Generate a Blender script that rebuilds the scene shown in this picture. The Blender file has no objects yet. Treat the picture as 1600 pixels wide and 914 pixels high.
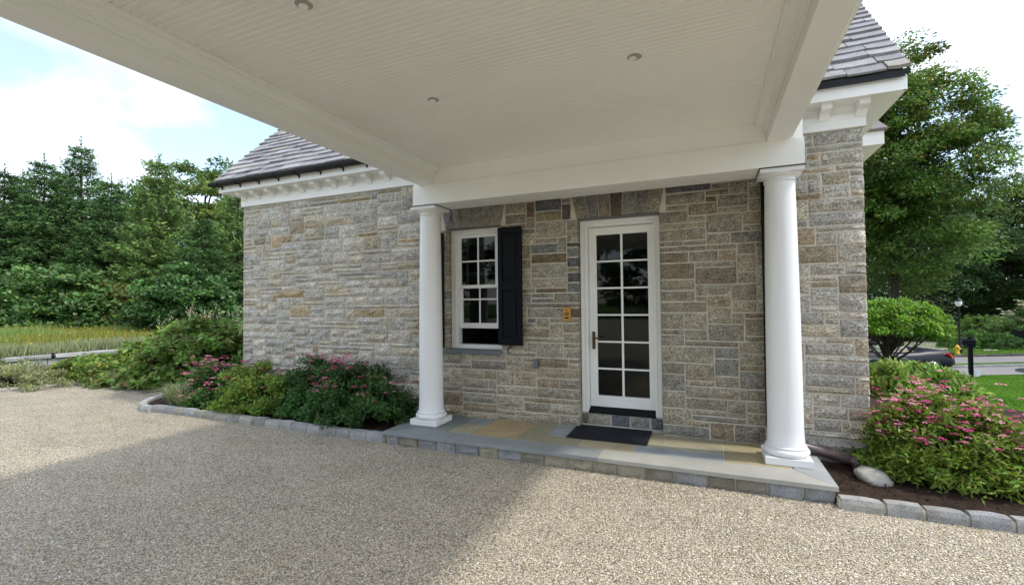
import bpy, math, random, zlib
import numpy as np
from mathutils import Vector, Matrix, noise

rnd = random.Random(7)
C = bpy.context.scene.collection
EYE = 1.585            # camera height above the gravel

# ------------------------------------------------------------------ camera
F_PX = 720.0
def _unit(v): return v / np.linalg.norm(v)
_X = _unit(np.array([1700.0, -34.0, F_PX]) * np.array([1, 1, -1]))
_Y = np.array([305.0, 14.0, F_PX]); _Y = _unit(_Y); _Y = _unit(_Y - _X * (_X @ _Y))
_Z = np.cross(_X, _Y)
if _Z[1] > 0: _Z = -_Z
RC = np.array([_X, _Y, _Z])                     # world = RC @ camera(x right, y down, z forward)
cam = bpy.data.objects.new('camera', bpy.data.cameras.new('camera'))
C.objects.link(cam)
m = Matrix.Identity(4)
for r in range(3):
    m[r][0] = RC[r][0]; m[r][1] = -RC[r][1]; m[r][2] = -RC[r][2]
m[2][3] = EYE
cam.matrix_world = m
cam.data.sensor_width = 36.0
cam.data.lens = F_PX / 1600 * 36.0
cam.data.clip_end = 2000
cam.data.clip_start = 0.05
bpy.context.scene.camera = cam
FW = np.array([RC[0][2], RC[1][2]]); FW = FW / np.linalg.norm(FW)
RT = np.array([FW[1], -FW[0]])
def spot(px, d):
    """ground position d metres ahead of the porch and to the side (px is the bearing)"""
    p = d * FW + (px - 800) / F_PX * d * RT
    return float(p[0]), float(p[1])
def zat(px, py, d):
    hor = 482 - 0.0105 * (px - 800) - 8
    return EYE - (py - hor) / F_PX * d

# ------------------------------------------------------------------ world and sun
SUN_DIR = Vector((2.66, 0.25, 3.78)).normalized()
w = bpy.data.worlds.new('World'); bpy.context.scene.world = w; w.use_nodes = True
nt = w.node_tree; nt.nodes.clear()
def WN(t, **k):
    n = nt.nodes.new(t)
    for a, b in k.items(): setattr(n, a, b)
    return n
out = WN('ShaderNodeOutputWorld'); bg = WN('ShaderNodeBackground')
sky = WN('ShaderNodeTexSky', sky_type='NISHITA', sun_disc=False)
sky.sun_elevation = math.asin(SUN_DIR.z)
sky.sun_rotation = math.atan2(SUN_DIR.x, SUN_DIR.y)
sky.air_density = 1.1; sky.dust_density = 1.6; sky.ozone_density = 1.5
tc = WN('ShaderNodeTexCoord'); mp = WN('ShaderNodeMapping')
mp.inputs['Scale'].default_value = (1.0, 1.0, 2.6)
mp.inputs['Location'].default_value = (0, 2.1, 0.4)
mp.inputs['Rotation'].default_value = (0.0, 0.35, 0.4)
nz = WN('ShaderNodeTexNoise'); nz.inputs['Scale'].default_value = 1.9; nz.inputs['Detail'].default_value = 7
nz.inputs['Roughness'].default_value = 0.5; nz.inputs['Distortion'].default_value = 0.5
cr = WN('ShaderNodeValToRGB')
cr.color_ramp.elements[0].position = 0.43; cr.color_ramp.elements[0].color = (0.12, 0.12, 0.12, 1)
cr.color_ramp.elements[1].position = 0.65; cr.color_ramp.elements[1].color = (1, 1, 1, 1)
mx = WN('ShaderNodeMix', data_type='RGBA')
mx.inputs['B'].default_value = (6.2, 6.55, 6.9, 1)
nt.links.new(tc.outputs['Generated'], mp.inputs['Vector']); nt.links.new(mp.outputs['Vector'], nz.inputs['Vector'])
nt.links.new(nz.outputs['Fac'], cr.inputs['Fac']); nt.links.new(cr.outputs['Color'], mx.inputs['Factor'])
nt.links.new(sky.outputs['Color'], mx.inputs['A']); nt.links.new(mx.outputs['Result'], bg.inputs['Color'])
bg.inputs['Strength'].default_value = 0.118
nt.links.new(bg.outputs['Background'], out.inputs['Surface'])

sl = bpy.data.lights.new('sun', 'SUN'); so = bpy.data.objects.new('sun', sl); C.objects.link(so)
so.rotation_euler = SUN_DIR.to_track_quat('Z', 'Y').to_euler()
sl.energy = 1.0; sl.angle = math.radians(3.5); sl.color = (1.0, 0.94, 0.85)
vs = bpy.context.scene.view_settings
vs.view_transform = 'Standard'; vs.look = 'None'; vs.gamma = 1; vs.exposure = 1.5
cy = bpy.context.scene.cycles
cy.max_bounces = 8; cy.diffuse_bounces = 5; cy.transparent_max_bounces = 12

# ------------------------------------------------------------------ materials
def mat(name, base=(0.5, 0.5, 0.5), rough=0.7, spec=0.4, tint=False, var=0.0, vscale=5.0, fine=None,
        bump=0.0, bscale=60.0, bdist=0.01, metal=0.0, trans=0.0, stain=None, detail=6, bstretch=1.0):
    M = bpy.data.materials.new(name); M.use_nodes = True
    t = M.node_tree; N = t.nodes; L = t.links
    b = N['Principled BSDF']
    b.inputs['Roughness'].default_value = rough; b.inputs['Metallic'].default_value = metal
    b.inputs['Specular IOR Level'].default_value = spec
    co = N.new('ShaderNodeTexCoord')
    if tint:
        a = N.new('ShaderNodeAttribute'); a.attribute_name = 'tint'; col = a.outputs['Color']
    else:
        r = N.new('ShaderNodeRGB'); r.outputs[0].default_value = (*base, 1); col = r.outputs[0]
    def mult(col, fac_out, lo, hi, c0=(1, 1, 1)):
        mr = N.new('ShaderNodeMapRange'); L.new(fac_out, mr.inputs['Value'])
        mr.inputs['From Min'].default_value = 0.3; mr.inputs['From Max'].default_value = 0.7
        mr.inputs['To Min'].default_value = lo; mr.inputs['To Max'].default_value = hi
        mm = N.new('ShaderNodeVectorMath'); mm.operation = 'SCALE'
        L.new(col, mm.inputs[0]); L.new(mr.outputs[0], mm.inputs['Scale']); return mm.outputs[0]
    if var > 0:
        n = N.new('ShaderNodeTexNoise'); n.inputs['Scale'].default_value = vscale; n.inputs['Detail'].default_value = 5
        L.new(co.outputs['Object'], n.inputs['Vector']); col = mult(col, n.outputs['Fac'], 1 - var, 1 + var)
    if fine:
        n = N.new('ShaderNodeTexNoise'); n.inputs['Scale'].default_value = fine[0]; n.inputs['Detail'].default_value = 4
        n.inputs['Roughness'].default_value = 0.75
        L.new(co.outputs['Object'], n.inputs['Vector']); col = mult(col, n.outputs['Fac'], 1 - fine[1], 1 + fine[1])
    if stain:
        n = N.new('ShaderNodeTexNoise'); n.inputs['Scale'].default_value = stain[0]; n.inputs['Detail'].default_value = 5
        L.new(co.outputs['Object'], n.inputs['Vector'])
        rp = N.new('ShaderNodeValToRGB'); rp.color_ramp.elements[0].position = stain[3]; rp.color_ramp.elements[1].position = min(1, stain[3] + 0.22)
        L.new(n.outputs['Fac'], rp.inputs['Fac'])
        sc = N.new('ShaderNodeMath'); sc.operation = 'MULTIPLY'; sc.inputs[1].default_value = stain[2]; L.new(rp.outputs['Color'], sc.inputs[0])
        x = N.new('ShaderNodeMix'); x.data_type = 'RGBA'; x.inputs['B'].default_value = (*stain[1], 1)
        L.new(sc.outputs[0], x.inputs['Factor']); L.new(col, x.inputs['A']); col = x.outputs['Result']
    L.new(col, b.inputs['Base Color'])
    if bump > 0:
        n = N.new('ShaderNodeTexNoise'); n.inputs['Scale'].default_value = bscale; n.inputs['Detail'].default_value = detail
        n.inputs['Roughness'].default_value = 0.7
        mpn = N.new('ShaderNodeMapping'); mpn.inputs['Scale'].default_value = (1, 1, bstretch)
        L.new(co.outputs['Object'], mpn.inputs['Vector']); L.new(mpn.outputs[0], n.inputs['Vector'])
        bp = N.new('ShaderNodeBump'); bp.inputs['Strength'].default_value = bump; bp.inputs['Distance'].default_value = bdist
        L.new(n.outputs['Fac'], bp.inputs['Height']); L.new(bp.outputs[0], b.inputs['Normal'])
    if trans > 0:
        tr = N.new('ShaderNodeBsdfTranslucent'); L.new(col, tr.inputs['Color'])
        ms = N.new('ShaderNodeMixShader'); ms.inputs[0].default_value = trans
        L.new(b.outputs[0], ms.inputs[1]); L.new(tr.outputs[0], ms.inputs[2]); L.new(ms.outputs[0], N['Material Output'].inputs['Surface'])
    return M

M_stone = mat('split_granite', tint=True, rough=0.88, spec=0.25, var=0.24, vscale=14, fine=(62, 0.85), bump=1.0, bscale=20, bdist=0.05, bstretch=2.6, detail=9,
              stain=(7, (0.30, 0.235, 0.15), 0.45, 0.52))
M_mortar = mat('mortar', (0.60, 0.56, 0.47), 0.95, 0.1, var=0.12, vscale=6, fine=(150, 0.2), bump=0.5, bscale=150, bdist=0.004)
M_white = mat('white_paint', (0.85, 0.85, 0.825), 0.42, 0.4, var=0.025, vscale=1.5, stain=(2.5, (0.66, 0.65, 0.60), 0.18, 0.55))
M_column = mat('column_paint', (0.79, 0.79, 0.79), 0.38, 0.45, var=0.02, vscale=2)
M_ceil = mat('ceiling_paint', (0.86, 0.845, 0.80), 0.5, 0.35, var=0.02, vscale=0.7, stain=(1.2, (0.70, 0.68, 0.62), 0.3, 0.5))
M_black = mat('black_paint', (0.003, 0.004, 0.007), 0.5, 0.14)
M_gutter = mat('dark_gutter_metal', (0.010, 0.010, 0.011), 0.5, 0.3)
M_downpipe = mat('brown_pipe_metal', (0.07, 0.05, 0.05), 0.35, 0.6, var=0.2, vscale=8)
M_slate = mat('roof_slate', tint=True, rough=0.55, spec=0.45, var=0.16, vscale=12, fine=(60, 0.15), bump=0.5, bscale=30, bdist=0.01)
M_paver = mat('paving_stone', tint=True, rough=0.72, spec=0.3, var=0.16, vscale=3.5, fine=(120, 0.12), bump=0.25, bscale=50, bdist=0.005)
M_edge = mat('bluestone', tint=True, rough=0.62, spec=0.35, var=0.10, vscale=4, fine=(140, 0.10), bump=0.18, bscale=60, bdist=0.004)
M_curb = mat('granite_block', tint=True, rough=0.85, spec=0.3, var=0.18, vscale=10, fine=(150, 0.6), bump=0.8, bscale=45, bdist=0.012,
             stain=(6, (0.22, 0.21, 0.13), 0.35, 0.55))
M_mat = mat('rubber_mat', (0.02, 0.021, 0.028), 0.85, 0.2, fine=(300, 0.4), bump=0.8, bscale=260, bdist=0.006)
M_mulch = mat('mulch', (0.06, 0.04, 0.03), 0.95, 0.1, var=0.3, vscale=8, fine=(60, 0.5), bump=1.0, bscale=50, bdist=0.03)
M_boulder = mat('smooth_boulder', (0.34, 0.33, 0.29), 0.8, 0.3, var=0.12, vscale=4, fine=(90, 0.12), bump=0.25, bscale=50, bdist=0.005)
M_asphalt = mat('asphalt', (0.22, 0.21, 0.205), 0.9, 0.2, var=0.08, vscale=0.6, fine=(40, 0.12), bump=0.3, bscale=80)
M_bark = mat('bark', (0.045, 0.037, 0.03), 0.9, 0.2, var=0.3, vscale=6, bump=0.8, bscale=20, bdist=0.02)
M_bark2 = mat('grey_bark', (0.14, 0.12, 0.10), 0.9, 0.2, var=0.3, vscale=6, bump=0.6, bscale=20, bdist=0.02)
def leafmat(name, trans=0.38, rough=0.5, spec=0.35): return mat(name, tint=True, rough=rough, spec=spec, trans=trans)
M_leaf = leafmat('leaves'); M_needle = leafmat('needles', 0.12, 0.6, 0.25); M_gloss = leafmat('glossy_leaves', 0.28, 0.42, 0.35)
M_petal = leafmat('petals', 0.25, 0.7, 0.2); M_grass = leafmat('grass_blades', 0.35, 0.55, 0.3)
M_soil = mat('lawn_ground', (0.07, 0.12, 0.025), 0.95, 0.1, var=0.25, vscale=0.8, fine=(30, 0.3), bump=0.6, bscale=40, bdist=0.02)
M_navy = mat('navy_car_paint', (0.008, 0.009, 0.02), 0.4, 0.3)
M_tyre = mat('tyre_rubber', (0.015, 0.015, 0.015), 0.8, 0.2)
M_rim = mat('alloy', (0.5, 0.5, 0.52), 0.3, 0.5, metal=0.8)
M_red = mat('red_lens', (0.45, 0.015, 0.01), 0.2, 0.6)
M_leather = mat('tan_leather', (0.42, 0.36, 0.28), 0.6, 0.3)
M_brass = mat('brass_plate', (0.55, 0.29, 0.06), 0.38, 0.5, metal=0.35, fine=(60, 0.1))
M_bronze = mat('bronze', (0.10, 0.065, 0.035), 0.35, 0.5, metal=0.7)
M_grey = mat('grey_box', (0.12, 0.13, 0.15), 0.5, 0.4)
M_yellow = mat('hydrant_yellow', (0.75, 0.45, 0.03), 0.5, 0.4)
M_lampglass = mat('frosted_glass', (0.85, 0.87, 0.9), 0.25, 0.6)
M_lens = mat('lamp_lens', (0.38, 0.38, 0.34), 0.25, 0.6)  # grey darkened to stand in for shade inside the downlight recess
M_lead = mat('lead_flashing', (0.16, 0.155, 0.17), 0.6, 0.4)
M_dark = mat('dark_interior', (0.15, 0.165, 0.15), 0.9, 0.1)
M_blind = mat('pale_blind', (0.65, 0.68, 0.64), 0.8, 0.2)
M_wallpale = mat('pale_render', (0.42, 0.40, 0.36), 0.9, 0.2)
M_chair = mat('white_plastic', (0.75, 0.76, 0.78), 0.4, 0.4)

def glassmat(name, tintc, refl=1.0):
    M = bpy.data.materials.new(name); M.use_nodes = True
    t = M.node_tree; N = t.nodes; L = t.links; N.remove(N['Principled BSDF'])
    tr = N.new('ShaderNodeBsdfTransparent'); tr.inputs[0].default_value = (*tintc, 1)
    gl = N.new('ShaderNodeBsdfGlossy'); gl.inputs['Roughness'].default_value = 0.02; gl.inputs[0].default_value = (refl, refl, refl, 1)
    fr = N.new('ShaderNodeFresnel'); fr.inputs[0].default_value = 1.5
    ms = N.new('ShaderNodeMixShader'); L.new(fr.outputs[0], ms.inputs[0]); L.new(tr.outputs[0], ms.inputs[1]); L.new(gl.outputs[0], ms.inputs[2])
    L.new(ms.outputs[0], N['Material Output'].inputs['Surface']); return M
M_glass = glassmat('window_glass', (0.45, 0.5, 0.48), 0.6)
M_carglass = glassmat('windscreen_glass', (0.75, 0.85, 0.85))

def gravelmat():
    M = bpy.data.materials.new('gravel'); M.use_nodes = True
    t = M.node_tree; N = t.nodes; L = t.links; b = N['Principled BSDF']
    b.inputs['Roughness'].default_value = 0.9; b.inputs['Specular IOR Level'].default_value = 0.2
    co = N.new('ShaderNodeTexCoord')
    v = N.new('ShaderNodeTexVoronoi'); v.inputs['Scale'].default_value = 100; v.inputs['Randomness'].default_value = 1
    L.new(co.outputs['Object'], v.inputs['Vector'])
    sep = N.new('ShaderNodeSeparateColor'); L.new(v.outputs['Color'], sep.inputs[0])
    rp = N.new('ShaderNodeValToRGB'); e = rp.color_ramp; e.interpolation = 'CONSTANT'
    cols = [(0, (0.67, 0.58, 0.43)), (0.2, (0.57, 0.485, 0.35)), (0.38, (0.76, 0.685, 0.52)), (0.55, (0.46, 0.395, 0.29)), (0.66, (0.62, 0.51, 0.35)),
            (0.80, (0.85, 0.80, 0.72)), (0.92, (0.41, 0.38, 0.31))]
    e.elements[0].position = 0; e.elements[0].color = (*cols[0][1], 1); e.elements[1].position = cols[1][0]; e.elements[1].color = (*cols[1][1], 1)
    for p, c in cols[2:]:
        q = e.elements.new(p); q.color = (*c, 1)
    L.new(sep.outputs[0], rp.inputs['Fac'])
    mr = N.new('ShaderNodeMapRange'); L.new(v.outputs['Distance'], mr.inputs['Value'])
    mr.inputs['From Min'].default_value = 0.3; mr.inputs['From Max'].default_value = 0.72
    mr.inputs['To Min'].default_value = 1.04; mr.inputs['To Max'].default_value = 0.38
    n = N.new('ShaderNodeTexNoise'); n.inputs['Scale'].default_value = 1.1; n.inputs['Detail'].default_value = 9; n.inputs['Roughness'].default_value = 0.72
    mpp = N.new('ShaderNodeMapping'); mpp.inputs['Scale'].default_value = (1, 2.2, 1); mpp.inputs['Rotation'].default_value = (0, 0, 0.3)
    L.new(co.outputs['Object'], mpp.inputs['Vector']); L.new(mpp.outputs[0], n.inputs['Vector'])
    m2 = N.new('ShaderNodeMapRange'); L.new(n.outputs['Fac'], m2.inputs['Value'])
    m2.inputs['From Min'].default_value = 0.3; m2.inputs['From Max'].default_value = 0.7; m2.inputs['To Min'].default_value = 0.8; m2.inputs['To Max'].default_value = 1.14
    mu = N.new('ShaderNodeMath'); mu.operation = 'MULTIPLY'; L.new(mr.outputs[0], mu.inputs[0]); L.new(m2.outputs[0], mu.inputs[1])
    sc = N.new('ShaderNodeVectorMath'); sc.operation = 'SCALE'; L.new(rp.outputs[0], sc.inputs[0]); L.new(mu.outputs[0], sc.inputs['Scale'])
    # patches of moss-tinted and orange-tinted pebbles
    n3 = N.new('ShaderNodeTexNoise'); n3.inputs['Scale'].default_value = 1.7; n3.inputs['Detail'].default_value = 8; n3.inputs['Roughness'].default_value = 0.7
    L.new(co.outputs['Object'], n3.inputs['Vector'])
    r3 = N.new('ShaderNodeValToRGB'); r3.color_ramp.elements[0].position = 0.52; r3.color_ramp.elements[1].position = 0.72
    r3.color_ramp.elements[1].color = (0.4, 0.4, 0.4, 1); L.new(n3.outputs['Fac'], r3.inputs['Fac'])
    mx = N.new('ShaderNodeMix'); mx.data_type = 'RGBA'; mx.blend_type = 'MULTIPLY'; mx.inputs['B'].default_value = (0.8, 0.76, 0.52, 1)
    L.new(r3.outputs[0], mx.inputs['Factor']); L.new(sc.outputs[0], mx.inputs['A'])
    L.new(mx.outputs['Result'], b.inputs['Base Color'])
    iv = N.new('ShaderNodeMath'); iv.operation = 'SUBTRACT'; iv.inputs[0].default_value = 1; L.new(v.outputs['Distance'], iv.inputs[1])
    ad = N.new('ShaderNodeMath'); ad.operation = 'MULTIPLY_ADD'; L.new(sep.outputs[1], ad.inputs[0]); ad.inputs[1].default_value = 0.6; L.new(iv.outputs[0], ad.inputs[2])
    bp = N.new('ShaderNodeBump'); bp.inputs['Strength'].default_value = 1.0; bp.inputs['Distance'].default_value = 0.012
    L.new(ad.outputs[0], bp.inputs['Height'])
    b2 = N.new('ShaderNodeBump'); b2.inputs['Strength'].default_value = 0.6; b2.inputs['Distance'].default_value = 0.06
    n5 = N.new('ShaderNodeTexNoise'); n5.inputs['Scale'].default_value = 5.5; n5.inputs['Detail'].default_value = 4; L.new(mpp.outputs[0], n5.inputs['Vector'])
    L.new(n5.outputs['Fac'], b2.inputs['Height']); L.new(b2.outputs[0], bp.inputs['Normal']); L.new(bp.outputs[0], b.inputs['Normal'])
    return M
M_gravel = gravelmat()
M_pebble = mat('pebbles', tint=True, rough=0.85, spec=0.25)

# ------------------------------------------------------------------ helpers
def link(o, parent=None):
    C.objects.link(o)
    if parent: o.parent = parent
    return o
def thing(name, label, cat, loc=(0, 0, 0), group=None, rz=0):
    o = bpy.data.objects.new(name, None); C.objects.link(o); o.empty_display_size = 0.2
    o.location = loc; o.rotation_euler = (0, 0, rz)
    o['label'] = label; o['category'] = cat
    if group: o['group'] = group
    return o
def tag(o, label=None, cat=None, group=None, kind=None):
    if label: o['label'] = label
    if cat: o['category'] = cat
    if group: o['group'] = group
    if kind: o['kind'] = kind
    return o

def jit(c, a=0.12):
    k = rnd.uniform(1 - a, 1 + a); w_ = rnd.uniform(-0.015, 0.015); return (c[0] * k * (1 + w_), c[1] * k, c[2] * k * (1 - w_))

class MB:
    """collects geometry in world (or local) coordinates"""
    def __init__(s): s.v = []; s.f = []; s.t = []; s.sm = []
    def add(s, vs_, fs, tint=None, smooth=False):
        k = len(s.v); s.v += [tuple(a) for a in vs_]; s.f += [tuple(i + k for i in f) for f in fs]
        s.t += [tint if tint else (1, 1, 1)] * len(vs_); s.sm += [smooth] * len(fs); return s
    def box(s, x0, x1, y0, y1, z0, z1, tint=None, bev=0.0):
        if bev <= 0:
            v = [(x, y, z) for z in (z0, z1) for y in (y0, y1) for x in (x0, x1)]
            s.add(v, [(0, 2, 3, 1), (4, 5, 7, 6), (0, 1, 5, 4), (2, 6, 7, 3), (0, 4, 6, 2), (1, 3, 7, 5)], tint)
        else:
            b = min(bev, (x1 - x0) / 3, (y1 - y0) / 3, (z1 - z0) / 3)
            v = []
            for (z, i) in ((z0, b), (z0 + b, 0), (z1 - b, 0), (z1, b)):
                X0, X1, Y0, Y1 = x0 + i, x1 - i, y0 + i, y1 - i
                c = b - i if i else b
                if i: v += [(X0, Y0, z), (X1, Y0, z), (X1, Y1, z), (X0, Y1, z)] 
                else: v += [(X0, Y0, z), (X1, Y0, z), (X1, Y1, z), (X0, Y1, z)]
            f = [(3, 2, 1, 0), (12, 13, 14, 15)]
            for r in range(3):
                for q in range(4):
                    a = r * 4 + q; bb = r * 4 + (q + 1) % 4
                    f.append((a, bb, bb + 4, a + 4))
            s.add(v, f, tint)
        return s
    def lathe(s, prof, cx, cy, n=32, tint=None, smooth=True):
        v = []; f = []
        for (r, z) in prof:
            for i in range(n):
                a = 2 * math.pi * i / n; v.append((cx + r * math.cos(a), cy + r * math.sin(a), z))
        for j in range(len(prof) - 1):
            for i in range(n):
                a = j * n + i; b = j * n + (i + 1) % n
                f.append((a, b, b + n, a + n))
        s.add(v, f, tint, smooth)
        s.add([v[i] for i in range(n)], [tuple(range(n))[::-1]], tint)
        s.add([v[(len(prof) - 1) * n + i] for i in range(n)], [tuple(range(n))], tint); return s
    def tube(s, pts, rads, n=6, tint=None, cap=True):
        v = []; f = []; pts = [Vector(p) for p in pts]
        if not hasattr(rads, '__len__'): rads = [rads] * len(pts)
        up = Vector((0.13, 0.27, 0.95))
        for i, p in enumerate(pts):
            d = (pts[min(i + 1, len(pts) - 1)] - pts[max(i - 1, 0)]).normalized()
            a = d.cross(up); 
            if a.length < 0.05: a = d.cross(Vector((1, 0, 0)))
            a.normalize(); b = d.cross(a)
            for k in range(n):
                t = 2 * math.pi * k / n; v.append(p + (a * math.cos(t) + b * math.sin(t)) * rads[i])
        for i in range(len(pts) - 1):
            for k in range(n):
                a = i * n + k; b = i * n + (k + 1) % n; f.append((a, b, b + n, a + n))
        if cap: f.append(tuple(range(n))[::-1]); f.append(tuple((len(pts) - 1) * n + k for k in range(n)))
        s.add(v, f, tint, True); return s
    def prism(s, prof, axis, a0, a1, tint=None, smooth=False):
        """extrude a closed 2D profile along x ('x': prof=(y,z)) or y ('y': prof=(x,z)) or z"""
        n = len(prof); v = []
        for a in (a0, a1):
            for (p, q) in prof:
                v.append((a, p, q) if axis == 'x' else (p, a, q) if axis == 'y' else (p, q, a))
        f = [tuple(range(n)), tuple(range(2 * n - 1, n - 1, -1))]
        for i in range(n): j = (i + 1) % n; f.append((i, i + n, j + n, j))
        s.add(v, f, tint, smooth); return s
    def build(s, name, material, parent=None, fixn=True, offset=None):
        me = bpy.data.meshes.new(name)
        v = s.v
        if offset: v = [(a - offset[0], b - offset[1], c - offset[2]) for a, b, c in v]
        me.from_pydata(v, [], s.f); me.update()
        if fixn:
            import bmesh
            bm = bmesh.new(); bm.from_mesh(me); bmesh.ops.recalc_face_normals(bm, faces=bm.faces); bm.to_mesh(me); bm.free()
        at = me.attributes.new('tint', 'FLOAT_COLOR', 'POINT')
        at.data.foreach_set('color', np.array([(*t, 1) for t in s.t], dtype=np.float32).ravel())
        me.polygons.foreach_set('use_smooth', s.sm)
        me.materials.append(material)
        o = bpy.data.objects.new(name, me); link(o, parent)
        if offset and not parent: o.location = offset
        return o

def quads(name, V, material, tint, parent=None):
    """V (n,4,3) quads; tint (n,3) -> one mesh object, fast"""
    n = len(V); me = bpy.data.meshes.new(name)
    me.vertices.add(n * 4); me.vertices.foreach_set('co', np.ascontiguousarray(V, dtype=np.float32).ravel())
    me.loops.add(n * 4); me.loops.foreach_set('vertex_index', np.arange(n * 4, dtype=np.int32))
    me.polygons.add(n); me.polygons.foreach_set('loop_start', np.arange(0, n * 4, 4, dtype=np.int32))
    me.update(calc_edges=True)
    at = me.attributes.new('tint', 'FLOAT_COLOR', 'POINT')
    c = np.ones((n, 4, 4), dtype=np.float32); c[:, :, :3] = np.clip(tint, 0.003, 1)[:, None, :]
    at.data.foreach_set('color', c.ravel()); me.materials.append(material)
    o = bpy.data.objects.new(name, me); link(o, parent); return o

R = np.random.default_rng(11)
def nrm(a): return a / np.maximum(np.linalg.norm(a, axis=-1, keepdims=True), 1e-9)
def leafquads(P, D, N, L, W, fold=0.25, droop=0.0):
    D = nrm(D); S = nrm(np.cross(D, N)); U = np.cross(S, D)
    L = np.broadcast_to(L, len(P))[:, None]; W = np.broadcast_to(W, len(P))[:, None]
    base = P; tip = P + D * L - U * L * droop
    mid = P + D * L * 0.45 + U * W * fold
    return np.stack([base, mid - S * W * 0.5, tip, mid + S * W * 0.5], axis=1)
def tints(n, base, hv=0.12, vv=0.25, alt=None, altp=0.0):
    base = np.array(base) * (1.35 if max(base) < 0.26 else 1.0)
    t = base[None] * (1 + R.normal(0, vv, (n, 1))).clip(0.35, 2) * (1 + R.normal(0, hv, (n, 3)))
    if alt is not None:
        k = R.random(n) < altp; t[k] = np.array(alt)[None] * (1 + R.normal(0, vv, (k.sum(), 1)))
    return t.clip(0.003, 1)

# ================================================================== GROUND
def terrain(x, y):
    d = x * FW[0] + y * FW[1]; s = x * RT[0] + y * RT[1]
    def ss(a, b, v): 
        t = np.clip((v - a) / (b - a), 0, 1); return t * t * (3 - 2 * t)
    right = ss(2.0, 4.5, s)
    h = -1.13 * ss(5.5, 17.5, d) - 0.35 * ss(20, 38, d) 
    h = h * right
    left = ss(-3, -10, -s * -1) * 0
    return h - 0.02
def sheet(name, x0, x1, y0, y1, nx, ny, hf, material):
    xs = np.linspace(x0, x1, nx); ys = np.linspace(y0, y1, ny)
    X, Y = np.meshgrid(xs, ys); Z = hf(X, Y)
    v = np.stack([X, Y, Z], -1).reshape(-1, 3)
    f = [(j * nx + i, j * nx + i + 1, (j + 1) * nx + i + 1, (j + 1) * nx + i) for j in range(ny - 1) for i in range(nx - 1)]
    me = bpy.data.meshes.new(name); me.from_pydata(v.tolist(), [], f); me.update()
    me.polygons.foreach_set('use_smooth', [True] * len(f)); me.materials.append(material)
    return link(bpy.data.objects.new(name, me))
# one sheet out to the horizon: dense in the middle, far ring added by stretching the grid
gx = np.concatenate([np.array([-700, -300, -120, -60]), np.linspace(-40, 60, 101), np.array([90, 150, 300, 700])])
gy = np.concatenate([np.array([-700, -300, -100, -50]), np.linspace(-20, 80, 101), np.array([120, 200, 400, 700])])
GX, GY = np.meshgrid(gx, gy); GZ = terrain(GX, GY)
me = bpy.data.meshes.new('ground'); nxx = len(gx)
me.from_pydata(np.stack([GX, GY, GZ], -1).reshape(-1, 3).tolist(), [], [(j * nxx + i, j * nxx + i + 1, (j + 1) * nxx + i + 1, (j + 1) * nxx + i) for j in range(len(gy) - 1) for i in range(nxx - 1)])
me.update(); me.polygons.foreach_set('use_smooth', [True] * len(me.polygons)); me.materials.append(M_soil)
tag(link(bpy.data.objects.new('ground', me)), 'green ground of lawns and garden around the house', kind='structure')

def flat_poly(name, pts, z, material, label=None):
    me = bpy.data.meshes.new(name); me.from_pydata([(x, y, z) for x, y in pts], [], [tuple(range(len(pts)))]); me.update(); me.materials.append(material)
    o = link(bpy.data.objects.new(name, me)); return tag(o, label, kind='structure')

drive = [(-13.2, 0.0), (-12.95, 2.4), (-12.45, 4.31), (-11.95, 5.4), (-11.45, 7.25), (-11.0, 9.3), (-10.9, 14), (-7.2, 14), (-7.2, 5.6), (1.3, 5.6), (1.3, 4.36), (14, 4.4), (16, -34), (-30, -34), (-15, -9), (-13.9, -4)]
flat_poly('gravel_driveway', drive, 0.0, M_gravel, 'pale beige pea gravel driveway under and around the porch roof')

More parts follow.
